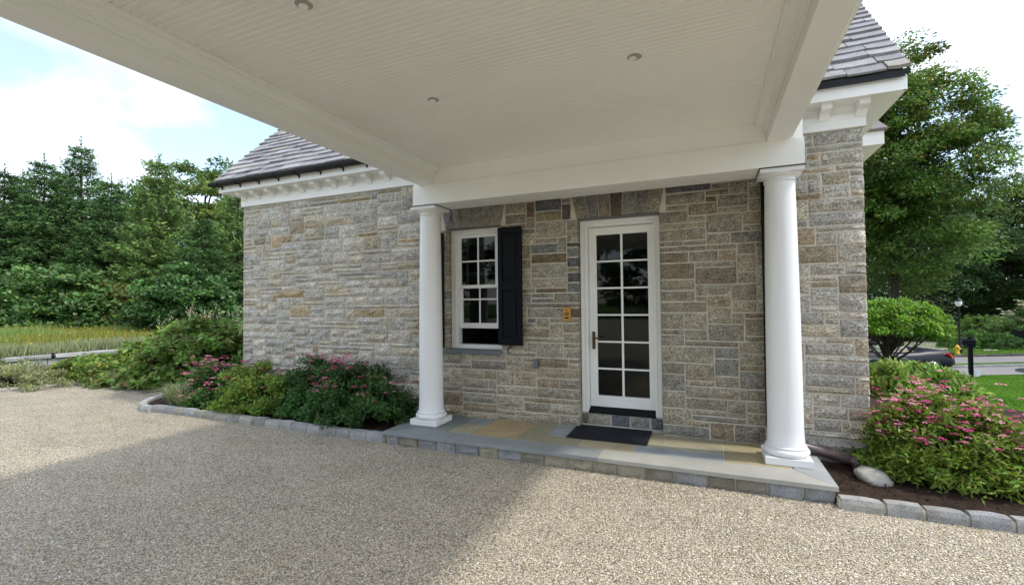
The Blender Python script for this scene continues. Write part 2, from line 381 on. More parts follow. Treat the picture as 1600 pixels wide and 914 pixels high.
# loose pebbles standing proud of the gravel, where the camera is close
def pebbles():
    n = 95000
    u = R.random(n); d = 1.7 + 3.6 * u ** 1.25
    px = R.uniform(-60, 1660, n)
    x = d * FW[0] + (px - 800) / F_PX * d * RT[0]; y = d * FW[1] + (px - 800) / F_PX * d * RT[1]
    lim = np.where((x > -3.42) & (x < 0.93), 4.30, np.where(x > 0.9, 4.19, np.where(x > -8, 4.25, 9)))
    k = (y < lim) & (x > -12.3) & (y > -2); x = x[k]; y = y[k]; n = len(x)
    # thin drift near the step where the binder shows
    s = R.uniform(0.0032, 0.0068, n); ang = R.uniform(0, 6.28, n)
    ex = s * R.uniform(0.9, 1.5, n); ey = s * R.uniform(0.7, 1.1, n); ez = s * R.uniform(0.5, 0.9, n)
    ca, sa = np.cos(ang), np.sin(ang)
    base = np.array([(1, 0, 0), (0, 1, 0), (-1, 0, 0), (0, -1, 0), (0, 0, 1)], dtype=float)
    P = base[None] + R.normal(0, 0.16, (n, 5, 3)); P[:, :, 0] *= ex[:, None]; P[:, :, 1] *= ey[:, None]; P[:, :, 2] *= ez[:, None]
    X = P[:, :, 0] * ca[:, None] - P[:, :, 1] * sa[:, None] + x[:, None]; Y = P[:, :, 0] * sa[:, None] + P[:, :, 1] * ca[:, None] + y[:, None]
    Z = P[:, :, 2] + 0.002
    V = np.stack([X, Y, Z], -1).reshape(-1, 3)
    tri = np.array([(0, 1, 4), (1, 2, 4), (2, 3, 4), (3, 0, 4)])
    Fc = (tri[None] + 5 * np.arange(n)[:, None, None]).reshape(-1)
    me = bpy.data.meshes.new('loose_gravel'); me.vertices.add(n * 5); me.vertices.foreach_set('co', V.astype(np.float32).ravel())
    me.loops.add(len(Fc)); me.loops.foreach_set('vertex_index', Fc.astype(np.int32))
    me.polygons.add(n * 4); me.polygons.foreach_set('loop_start', np.arange(0, n * 12, 3, dtype=np.int32)); me.update(calc_edges=True)
    pal = np.array([(0.67, 0.58, 0.43), (0.54, 0.46, 0.37), (0.76, 0.685, 0.52), (0.42, 0.36, 0.30), (0.62, 0.50, 0.37), (0.84, 0.79, 0.71), (0.42, 0.39, 0.35), (0.54, 0.38, 0.25)])
    c = pal[R.choice(8, n, p=[.22, .18, .2, .1, .12, .1, .05, .03])] * R.uniform(0.85, 1.1, (n, 1))
    cc = np.ones((n, 5, 4), dtype=np.float32); cc[:, :, :3] = c[:, None]
    at = me.attributes.new('tint', 'FLOAT_COLOR', 'POINT'); at.data.foreach_set('color', cc.ravel())
    me.polygons.foreach_set('use_smooth', [True] * (n * 4)); me.materials.append(M_pebble)
    tag(link(bpy.data.objects.new('loose_gravel', me)), 'loose beige pebbles lying on the driveway', 'gravel', kind='stuff')
pebbles()

# planting beds (dark mulch) raised a little behind their curbs
flat_poly('mulch_bed', [(-3.46, 4.42), (-7.7, 4.44), (-8.2, 4.5), (-8.52, 4.75), (-8.55, 5.4), (-8.2, 6.6), (-7.0, 6.6), (-7.0, 5.35), (-3.46, 5.35)], 0.055, M_mulch, 'dark mulch bed left of the porch')
flat_poly('mulch_bed', [(0.88, 4.32), (7, 4.34), (7.2, 5.4), (4.6, 6.0), (3.9, 8.6), (2.4, 9.6), (1.3, 9.5), (1.3, 5.31), (0.88, 5.31)], 0.05, M_mulch, 'dark mulch bed right of the porch')
def chips():
    n = 9000
    x = np.concatenate([R.uniform(0.93, 6.5, n // 2), R.uniform(-8.4, -3.5, n // 4)]); y = np.concatenate([R.uniform(4.36, 6.0, n // 2), R.uniform(4.48, 5.2, n // 4)])
    n = len(x); P = np.stack([x, y, R.uniform(0.055, 0.075, n)], -1)
    a = R.uniform(0, 6.28, n); D = np.stack([np.cos(a), np.sin(a), R.normal(0, 0.25, n)], -1); Nn = np.stack([R.normal(0, 0.4, n), R.normal(0, 0.4, n), np.ones(n)], -1)
    V = leafquads(P, D, Nn, R.uniform(0.02, 0.05, n), R.uniform(0.008, 0.018, n), 0.1)
    tag(quads('mulch_chips', V, M_mulch, tints(n, (0.1, 0.07, 0.05))), 'shredded bark chips strewn over the planting beds', 'mulch', kind='stuff')
chips()

# ================================================================== STONE HELPERS
PAL_WALL = [((0.56, 0.525, 0.455), 32), ((0.60, 0.555, 0.47), 28), ((0.59, 0.52, 0.40), 16), ((0.50, 0.475, 0.43), 12), ((0.66, 0.62, 0.53), 10),
            ((0.52, 0.41, 0.27), 2.0), ((0.46, 0.395, 0.29), 4)]
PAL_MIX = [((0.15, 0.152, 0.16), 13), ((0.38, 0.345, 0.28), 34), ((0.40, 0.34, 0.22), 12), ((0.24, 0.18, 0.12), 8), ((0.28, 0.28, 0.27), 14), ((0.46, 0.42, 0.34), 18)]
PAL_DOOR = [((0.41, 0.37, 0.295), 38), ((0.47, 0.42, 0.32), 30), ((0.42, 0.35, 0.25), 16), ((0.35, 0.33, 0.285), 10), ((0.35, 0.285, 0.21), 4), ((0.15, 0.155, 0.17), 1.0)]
def pick(pal):
    t = rnd.uniform(0, sum(p[1] for p in pal))
    for c, q in pal:
        t -= q
        if t <= 0: break
    k = rnd.uniform(0.94, 1.24); w_ = rnd.uniform(-0.025, 0.025); return (min(1, c[0] * k * (1 + w_)), c[1] * k, c[2] * k * (1 - w_))

def rock_block(mb, x0, x1, z0, z1, yf, yb, tint, rough=0.018, seed=0, corners=None, split=True):
    """rock-faced block: front grid pushed out unevenly, recessed arrises. corners: 4 (x,z) for a slanted block"""
    nx = max(2, min(7, int((x1 - x0) / 0.07) + 1)); nz = max(2, min(4, int((z1 - z0) / 0.055) + 1))
    v = []; f = []
    lean = rnd.uniform(-0.008, 0.012); ridge = rnd.uniform(0.25, 0.75)
    eu = 0.011 / (x1 - x0); et = 0.010 / (z1 - z0); nx += 2; nz += 2
    US = [0, eu] + [eu + (1 - 2 * eu) * i / (nx - 2) for i in range(1, nx - 2)] + [1 - eu, 1]; TS = [0, et] + [et + (1 - 2 * et) * j / (nz - 2) for j in range(1, nz - 2)] + [1 - et, 1]
    for j in range(nz + 1):
        for i in range(nx + 1):
            u = US[i]; t = TS[j]
            edge = i in (0, nx) or j in (0, nz)
            uu = u + (0 if i in (0, 1, nx - 1, nx) else rnd.uniform(-0.3, 0.3) / nx); tt = t + (0 if j in (0, 1, nz - 1, nz) else rnd.uniform(-0.3, 0.3) / nz)
            if corners:
                a, b, c, d = corners
                x = (a[0] * (1 - uu) + b[0] * uu) * (1 - tt) + (d[0] * (1 - uu) + c[0] * uu) * tt
                z = (a[1] * (1 - uu) + b[1] * uu) * (1 - tt) + (d[1] * (1 - uu) + c[1] * uu) * tt
            else:
                x = x0 + (x1 - x0) * uu; z = z0 + (z1 - z0) * tt
                if i in (0, nx): x += rnd.uniform(-0.002, 0.002)
                if j in (0, nz): z += rnd.uniform(-0.003, 0.002)
            if edge: y = yf + 0.002 + rnd.uniform(-0.003, 0.004)
            elif i in (1, nx - 1) or j in (1, nz - 1): y = yf - rough * rnd.uniform(0.1, 0.55)
            else:
                y = yf - rough * rnd.uniform(0.25, 1.0) - (rough * 0.8 if abs(tt - ridge) < 0.2 else 0) - lean * (tt - 0.5)
            v.append((x, y, z))
    W = nx + 1
    for j in range(nz):
        for i in range(nx):
            a = j * W + i; f.append((a, a + 1, a + 1 + W, a + W))
    ring = [i for i in range(W)] + [j * W + nx for j in range(1, nz + 1)] + [nz * W + i for i in range(nx - 1, -1, -1)] + [j * W for j in range(nz - 1, 0, -1)]
    k = len(v); 
    for r in ring: v.append((v[r][0], yb, v[r][2]))
    n = len(ring)
    for i in range(n):
        a = ring[i]; b = ring[(i + 1) % n]; f.append((a, k + i, k + (i + 1) % n, b))
    mb.add(v, f, tint)
    return mb

# ================================================================== HOUSE
WY = 5.28                         # face plane of the stone wall
XL, XR = -7.05, 1.385
ZT = 3.215
house = thing('stone_house', 'long grey stone house with slate roof and white trim behind the covered porch', 'house', (-2.8, WY, 0))
HL = Vector(house.location)
def H(mb, name, material, parent=house):      # build child with house-relative verts
    off = (HL.x, HL.y, HL.z)
    o = MB.build(mb, name, material, None, offset=off); o.parent = parent if parent else None
    o.location = (0, 0, 0); return o

# openings (x0,x1,z0,z1)
WIN = (-3.17, -2.39, 0.99, 2.575)
DOOR = (-1.385, -0.475, 0.144, 2.565)
def wall_core():
    mb = MB(); y0, y1 = WY - 0.009, WY + 0.34
    e = 0.012
    xs = [XL + e, WIN[0] - e, WIN[1] + e, DOOR[0] - e, DOOR[1] + e, XR - e]
    mb.box(xs[0], xs[1], y0, y1, 0, 3.6); mb.box(xs[2], xs[3], y0, y1, 0, 3.6); mb.box(xs[4], xs[5], y0, y1, 0, 3.6)
    mb.box(xs[1], xs[2], y0, y1, 0, WIN[2] - e); mb.box(xs[1], xs[2], y0, y1, WIN[3] + e, 3.6)
    mb.box(xs[3], xs[4], y0, y1, DOOR[3] + e, 3.6); mb.box(xs[3], xs[4], y0 + 0.112, y1, 0, DOOR[2] + 0.16)
    # other walls of the house
    mb.box(XL + e, XL + 0.35, y1, 11.5, 0, 3.6); mb.box(XR - 0.35, XR - e, y1, 11.5, 0, 3.6); mb.box(XL + e, XR - e, 11.5, 11.85, 0, 3.6)
    H(mb, 'mortar_wall', M_mortar)
wall_core()

def masonry():
    def lines(keys, step):
        o = [keys[0]]
        for a, b in zip(keys[:-1], keys[1:]):
            n = max(1, round((b - a) / step)); o += [a + (b - a) * (i + 1) / n for i in range(n)]
        return o
    xs = lines([XL, -5.0, WIN[0] - 0.075, WIN[0], WIN[1], WIN[1] + 0.075, -1.465, DOOR[0], DOOR[1], -0.405, XR], 0.058)
    zs = lines([0.0, DOOR[2], WIN[2] - 0.0, 2.3, DOOR[3], 2.885, ZT], 0.0605)
    nx, nz = len(xs) - 1, len(zs) - 1
    occ = np.zeros((nx, nz), bool)
    def block(x0, x1, z0, z1):
        for i in range(nx):
            xm = (xs[i] + xs[i + 1]) / 2
            for j in range(nz):
                zm = (zs[j] + zs[j + 1]) / 2
                if x0 < xm < x1 and z0 < zm < z1: occ[i, j] = True
    block(WIN[0], WIN[1], WIN[2], 2.565); block(DOOR[0], DOOR[1], 0, DOOR[3])
    block(WIN[0] - 0.075, WIN[1] + 0.075, 2.565, 2.885); block(-1.465, -0.405, 2.565, 2.885)
    stones = []
    for j in range(nz):
        i = 0
        while i < nx:
            if occ[i, j]: i += 1; continue
            run = 0
            while i + run < nx and not occ[i + run, j]: run += 1
            h = rnd.choices([1, 2, 3], [27, 50, 23])[0]
            wmin, wmax = {1: (4, 10), 2: (4, 9), 3: (4, 8)}[h]
            wd = rnd.randint(wmin, wmax)
            if run - wd < 2: wd = run if run <= wmax + 1 else run - rnd.randint(2, 3)
            wd = max(1, min(wd, run)); h = min(h, nz - j)
            # shrink height until free
            while h > 1 and occ[i:i + wd, j:j + h].any(): h -= 1
            # avoid leaving running vertical joints
            occ[i:i + wd, j:j + h] = True
            stones.append((xs[i], xs[i + wd], zs[j], zs[j + h])); i += wd
    return stones
stones = masonry()
stones = [s for s in stones if not (-3.3 < s[0] and s[1] < 0.75 and s[2] > 2.9)]
J = 0.0075
def score(s):
    if s[1] < -3.2 and s[3] < 0.5: return -1            # behind the bushes
    if s[3] < 0.15: return -1
    cx = (s[0] + s[1]) / 2; return (s[1] - s[0]) * (s[3] - s[2]) / (1 + 0.05 * abs(cx))
order = sorted(stones, key=score, reverse=True)
IND = 270
rest = MB()
for k, (x0, x1, z0, z1) in enumerate(order):
    cx, cz = (x0 + x1) / 2, (z0 + z1) / 2
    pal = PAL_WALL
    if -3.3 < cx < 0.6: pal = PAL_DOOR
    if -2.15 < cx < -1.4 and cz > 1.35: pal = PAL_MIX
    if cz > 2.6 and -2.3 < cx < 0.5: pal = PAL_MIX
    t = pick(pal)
    if pal is PAL_WALL and cx < -3 and rnd.random() < 0.025: t = (0.52, 0.41, 0.25)
    rough = 0.018 if cx < -3.3 or cz < 0.9 else 0.015
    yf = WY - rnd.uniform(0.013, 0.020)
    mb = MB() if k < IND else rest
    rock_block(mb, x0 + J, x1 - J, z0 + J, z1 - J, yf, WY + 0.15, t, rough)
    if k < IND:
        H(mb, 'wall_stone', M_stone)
# fanned lintel stones
def voussoirs(x0, x1, n, dark):
    zb, zt = 2.575, 2.885
    for i in range(n):
        a0 = x0 + (x1 - x0) * i / n; a1 = x0 + (x1 - x0) * (i + 1) / n
        cxm = (x0 + x1) / 2
        def top(a): return a
        def bot(a): return cxm + (a - cxm) * 0.80 if 0 < 1 else a
        g = 0.006
        b0 = cxm + (a0 - cxm) * 0.86 if i else x0 + 0.075 * 0; b1 = cxm + (a1 - cxm) * 0.86 if i < n - 1 else x1
        if i == 0: b0 = x0 + 0.06
        if i == n - 1: b1 = x1 - 0.06
        cs = [(b0 + g, zb), (b1 - g, zb), (a1 - g, zt), (a0 + g, zt)]
        t = pick([((0.33, 0.31, 0.27), 10), ((0.36, 0.33, 0.27), 8), ((0.27, 0.27, 0.26), 6)]) if i != dark else (0.17, 0.14, 0.11)
        mb = MB(); rock_block(mb, a0, a1, zb, zt, WY - 0.02, WY + 0.15, t, 0.013, corners=cs); H(mb, 'lintel_stone', M_stone)
voussoirs(WIN[0] - 0.075, WIN[1] + 0.075, 6, 99)
voussoirs(-1.465, -0.405, 7, 3)
o = H(rest, 'small_wall_stones', M_stone); tag(o, 'the smaller and lower stones of the wall', kind='stuff')
# stones under the door sill
for x0, x1, t in ((-1.385, -1.31, (0.28, 0.25, 0.2)), (-1.30, -1.06, (0.52, 0.48, 0.40)), (-1.04, -0.84, (0.20, 0.21, 0.23)), (-0.82, -0.62, (0.36, 0.36, 0.33)), (-0.60, -0.48, (0.20, 0.21, 0.23))):
    mb = MB(); rock_block(mb, x0, x1, 0.165, 0.285, WY + 0.095, WY + 0.2, t, 0.012); H(mb, 'riser_stone', M_stone)

# --- eaves and trim
def trim():
    Z0, Z1, ZS = ZT, ZT + 0.14, 3.43
    for (a, b, nm) in ((XL - 0.015, -3.17, 'L'), (0.72, XR + 0.015, 'R')):
        mb = MB(); mb.box(a, b, WY - 0.045, WY + 0.1, Z0, Z1, bev=0.004); H(mb, 'frieze_board', M_white)
        mb = MB(); mb.box(a + 0.006, b - 0.006, WY - 0.028, WY + 0.1, Z1 + 0.001, ZS + 0.002); H(mb, 'upper_frieze', M_white)
        x0, x1 = (a - 0.24, b) if nm == 'L' else (a, b + 0.24)
        yf = 5.03
        mb = MB(); mb.box(x0 + 0.02, x1 - 0.02, yf + 0.02, WY - 0.026, ZS, ZS + 0.02); H(mb, 'soffit', M_white)
        mb = MB(); mb.box(x0, x1, yf - 0.005, yf + 0.02, ZS - 0.006, ZS + 0.13); H(mb, 'fascia', M_white)
        # modillion blocks
        k = a + 0.10 if nm == 'L' else 1.065
        while k < b + 0.03:
            if not (nm == 'L' and k > -3.3):
                mb = MB(); wd = 0.042
                prof = [(WY - 0.03, ZS - 0.001), (WY - 0.03, ZS - 0.115), (WY - 0.055, ZS - 0.125), (WY - 0.075, ZS - 0.10), (WY - 0.10, ZS - 0.072), (WY - 0.13, ZS - 0.065), (WY - 0.175, ZS - 0.055), (WY - 0.19, ZS - 0.04), (WY - 0.19, ZS - 0.001)]
                mb.prism(prof, 'x', k - wd, k + wd); H(mb, 'modillion', M_white)
            k += 0.32 if nm == 'L' else 0.295
    # boxed return along the right side and the left side
    mb = MB(); mb.box(XR + 0.015, XR + 0.235, WY - 0.02, 7.4, ZS + 0.001, ZS + 0.02); H(mb, 'side_soffit', M_white)
    mb = MB(); mb.box(XR + 0.236, XR + 0.262, 5.028, 7.4, ZS - 0.006, ZS + 0.13); H(mb, 'side_fascia', M_white)
    mb = MB(); mb.box(XR - 0.05, XR + 0.03, WY + 0.1, 7.4, ZT, ZS); H(mb, 'side_frieze', M_white)
    mb = MB(); mb.box(XL - 0.235, XL - 0.015, WY - 0.02, 7.4, ZS + 0.001, ZS + 0.02); H(mb, 'side_soffit', M_white)
    mb = MB(); mb.box(XL - 0.262, XL - 0.236, 5.028, 7.4, ZS - 0.006, ZS + 0.13); H(mb, 'side_fascia', M_white)
    # dark drip edge, right
    mb = MB(); mb.box(0.74, XR + 0.275, 4.992, 5.04, ZS + 0.128, ZS + 0.165); H(mb, 'drip_edge', M_gutter)
trim()

# --- roof: 46 degree slope, slates laid one by one where they can be seen
EY, EZ, PK = 4.99, 3.585, 1.03
SLT = math.atan(PK)
def roofs():
    xl, xr = XL - 0.33, XR + 0.275
    mb = MB(); ridge_y = EY + 3.6; rz = EZ + 3.6 * PK
    # deck
    prof = [(EY, EZ - 0.03), (ridge_y, rz - 0.03), (ridge_y + 3.6, EZ - 0.03), (ridge_y + 3.6, EZ - 0.06), (ridge_y, rz - 0.10), (EY, EZ - 0.06)]
    mb.prism(prof, 'x', xl + 0.05, xr - 0.04); H(mb, 'roof_deck', M_gutter)
    # gable walls
    for xx in (XL + 0.02, XR - 0.32):
        mb = MB(); mb.prism([(5.3, 3.6), (5.3, 3.62 + 0.25), (ridge_y, rz - 0.15), (11.8, 3.8), (11.8, 3.6)], 'x', xx, xx + 0.3); H(mb, 'gable_wall', M_mortar)
    cs, sn = math.cos(SLT), math.sin(SLT)
    pal = [((0.20, 0.19, 0.198), 30), ((0.235, 0.23, 0.235), 28), ((0.205, 0.192, 0.192), 18), ((0.27, 0.265, 0.26), 12), ((0.27, 0.25, 0.22), 5), ((0.165, 0.16, 0.165), 12)]
    row = 0; d = 0.0; mid = MB(); cnt = 0
    while d < 4.4:
        ex = max(0.105, 0.165 - row * 0.0035); L = ex * 1.5
        x = xl - rnd.uniform(0, 0.15)
        while x < xr:
            wd = rnd.uniform(0.24, 0.42) * (1 - 0.012 * row)
            a = max(x, xl); b = min(x + wd, xr)
            if b - a < 0.07: x += wd; continue
            if xr - b < 0.07: b = xr
            th = rnd.uniform(0.017, 0.030); jit = rnd.uniform(-0.008, 0.008); lift = rnd.uniform(0.003, 0.010)
            d0 = d + jit; d1 = d + L
            def pt(xx, dd, up): return (xx, EY + dd * cs - up * sn, EZ + dd * sn + up * cs)
            g = 0.004; br = rnd.uniform(0, 0.012); bl = rnd.uniform(0, 0.012)
            u0 = 0.014 + lift
            xm = (a + b) / 2; dm = d0 + rnd.uniform(-0.008, 0.006)
            v = [pt(a + g, d0 + bl, u0), pt(xm, dm, u0), pt(b - g, d0 + br, u0), pt(b - g, d1, 0), pt(a + g, d1, 0),
                 pt(a + g, d0 + bl + 0.004, u0 + th), pt(xm, dm + 0.006, u0 + th), pt(b - g, d0 + br + 0.004, u0 + th), pt(b - g, d1, th * 0.7), pt(a + g, d1, th * 0.7)]
            f = [(4, 3, 2, 1, 0), (5, 6, 7, 8, 9), (0, 1, 6, 5), (1, 2, 7, 6), (2, 3, 8, 7), (3, 4, 9, 8), (4, 0, 5, 9)]
            cx = (a + b) / 2
            vis = (cx < -3.9 and row < 14 and cnt < 200) or (cx > 0.95 and row < 20)
            if vis:
                m_ = MB(); m_.add(v, f, pick(pal)); H(m_, 'slate', M_slate); cnt += 1
            else: mid.add(v, f, pick(pal))
            x += wd
        d += ex; row += 1
    o = H(mid, 'upper_slates', M_slate); tag(o, 'the rest of the slates of the roof', kind='stuff')
roofs()

# --- half-round gutter on the left with strap brackets
def gutter():
    mb = MB(); r = 0.062; cyy, cz = 4.965, 3.568; n = 8
    prof = [(cyy + r * math.cos(t), cz + r * math.sin(t)) for t in [math.pi + math.pi * i / n for i in range(n + 1)]]
    prof += [(cyy + (r - 0.006) * math.cos(t), cz + (r - 0.006) * math.sin(t)) for t in [2 * math.pi - math.pi * i / n for i in range(n + 1)]]
    g = MB(); g.prism(prof, 'x', XL - 0.335, -3.25); g.box(XL - 0.34, XL - 0.332, cyy - r, cyy + r, cz - r * 0.9, cz + 0.003)
    go = H(g, 'gutter', M_gutter)
    x = XL - 0.16
    while x < -3.4:
        b = MB(); pts = [(x, cyy + (r + 0.004) * math.cos(t), cz + (r + 0.004) * math.sin(t)) for t in [math.pi + math.pi * i / 8 for i in range(9)]]
        b.tube(pts, 0.007, 5); b.box(x - 0.011, x + 0.011, 5.012, 5.022, 3.47, 3.57)
        br = H(b, 'bracket', M_gutter, go); x += 0.42
gutter()

# --- downpipe in the corner behind the right column
d_ = MB(); d_.tube([(0.55, WY - 0.07, 3.2), (0.55, WY - 0.07, 0.36)], 0.04, 12); H(d_, 'downpipe', M_gutter)
d_ = MB()
d_.tube([(0.55, WY - 0.07, 0.40), (0.57, WY - 0.10, 0.27), (0.62, WY - 0.13, 0.235), (1.16, WY - 0.24, 0.15)], 0.045, 12)
d_.tube([(1.16, WY - 0.24, 0.15), (1.20, WY - 0.25, 0.14), (1.215, WY - 0.27, 0.03)], 0.048, 12)
dp = H(d_, 'pipe_outlet', M_downpipe)
for z in (2.35, 1.0):
    b = MB(); b.lathe([(0.044, z), (0.046, z + 0.02), (0.044, z + 0.04)], 0.55, WY - 0.07, 14); H(b, 'pipe_strap', M_gutter, dp)

# --- window
def window():
    X0, X1, Z0, Z1 = WIN; yb = WY + 0.14
    fr = MB()
    ca = 0.075
    for (a, b, c, d, y) in ((X0 + .004, X0 + ca, Z0 + 0.03, Z1 - .004, yb - 0.03), (X1 - ca, X1 - .004, Z0 + 0.03, Z1 - .004, yb - 0.03)):
        fr.box(a, b, y, yb + 0.1, c, d, bev=0.004)
    fr.box(X0 + ca, X1 - ca, yb - 0.028, yb + 0.1, Z1 - 0.07, Z1 - 0.004, bev=0.004)
    fr.box(X0 + ca, X0 + ca + 0.02, yb - 0.012, yb + 0.09, Z0 + 0.05, Z1 - 0.07); fr.box(X1 - ca - 0.02, X1 - ca, yb - 0.012, yb + 0.09, Z0 + 0.05, Z1 - 0.07)
    fr.box(X0 + 0.003, X1 - 0.003, yb - 0.045, yb + 0.1, Z0 + 0.005, Z0 + 0.06, bev=0.006)
    wn = H(fr, 'window', M_white); tag(wn, 'white sash window with its lower sash slid up a little')
    gx0, gx1 = X0 + ca + 0.02, X1 - ca - 0.02
    def sash(z0, z1, y, rows, bot, lab, zm=None):
        s = MB(); st = 0.045; t = 0.035
        s.box(gx0, gx0 + st, y, y + t, z0, z1, bev=0.003); s.box(gx1 - st, gx1, y, y + t, z0, z1, bev=0.003)
        s.box(gx0 + st, gx1 - st, y, y + t, z1 - 0.045, z1, bev=0.003); s.box(gx0 + st, gx1 - st, y, y + t, z0, z0 + bot, bev=0.003)
        so_ = H(s, 'sash', M_white, wn)
        a, b, c, d = gx0 + st, gx1 - st, z0 + bot, z1 - 0.045; xm = (a + b) / 2
        mu = MB(); mu.box(xm - 0.01, xm + 0.01, y + 0.004, y + 0.03, c, d)
        hz = [c + (d - c) * i / rows for i in range(1, rows)] if zm is None else [zm]
        for z in hz: mu.box(a, xm - 0.01, y + 0.005, y + 0.029, z - 0.01, z + 0.01); mu.box(xm + 0.01, b, y + 0.005, y + 0.029, z - 0.01, z + 0.01)
        H(mu, 'muntins', M_white, wn)
        zz = [c] + hz + [d]
        for i in range(len(zz) - 1):
            for (p, q) in ((a, xm - 0.01), (xm + 0.01, b)):
                g = MB(); g.box(p, q, y + 0.014, y + 0.018, zz[i] + (0.01 if i else 0), zz[i + 1] - (0.01 if i < len(zz) - 2 else 0)); H(g, 'pane', M_glass, wn)
    sash(1.79, Z1 - 0.07, yb + 0.0, 2, 0.045, 'upper')
    sash(1.26, 1.835, yb + 0.04, 2, 0.07, 'lower', 1.645)
    # blinds behind and dark room
    b = MB(); b.box(gx0, gx1, yb + 0.12, yb + 0.13, 2.38, 2.5); b.box(gx0, gx1, yb + 0.11, yb + 0.12, 1.97, 2.01); H(b, 'blind', M_blind, wn)
    b = MB(); b.box(X0 - 0.02, X1 + 0.02, WY - 0.055, WY + 0.12, Z0 - 0.045, Z0 + 0.003, (0.13, 0.15, 0.16), bev=0.004); H(b, 'window_sill', M_edge, wn)
    b = MB(); b.box(X0 + 0.004, X1 - 0.004, WY - 0.01, yb, Z1 - 0.004, Z1 + 0.006); H(b, 'lintel_flashing', M_lead, wn)
window()
def shutter(x0, x1, side):
    y0, y1 = WY - 0.095, WY - 0.052; z0, z1 = 1.072, 2.525
    if side < 0: z0, z1 = 1.02, 2.51
    s = MB(); st = 0.055; zm = 1.80
    s.box(x0, x0 + st, y0, y1, z0, z1, bev=0.003); s.box(x1 - st, x1, y0, y1, z0, z1, bev=0.003)
    for (a, b) in ((z0, z0 + 0.09), (zm - 0.05, zm + 0.05), (z1 - 0.07, z1)): s.box(x0 + st, x1 - st, y0 + 0.001, y1, a, b, bev=0.003)
    o = H(s, 'shutter', M_black); tag(o, 'black panelled shutter folded back ' + ('right of the window' if side > 0 else 'left of the window behind the column'))
    for (a, b) in ((z0 + 0.09, zm - 0.05), (zm + 0.05, z1 - 0.07)):
        p = MB(); p.box(x0 + st, x1 - st, y0 + 0.014, y1 - 0.01, a, b); p.box(x0 + st + 0.02, x1 - st - 0.02, y0 + 0.005, y1 - 0.011, a + 0.02, b - 0.02, bev=0.008); H(p, 'panel', M_black, o)
    # wrought iron shutter dog
    xd = x0 + 0.16
    d = MB(); d.tube([(xd, y0 - 0.01, z0 + 0.01), (xd, y0 - 0.012, z0 - 0.02), (xd - 0.028, y0 - 0.012, z0 - 0.045), (xd - 0.03, y0 - 0.012, z0 - 0.08), (xd - 0.005, y0 - 0.012, z0 - 0.095), (xd + 0.015, y0 - 0.012, z0 - 0.08)], [0.006, 0.008, 0.009, 0.009, 0.007, 0.005], 6)
    d.tube([(xd - 0.01, WY, z0 - 0.03), (xd - 0.01, y0 - 0.01, z0 - 0.03)], 0.006, 6); H(d, 'shutter_dog', M_gutter, o)
shutter(-2.385, -2.075, 1); shutter(-3.52, -3.18, -1)

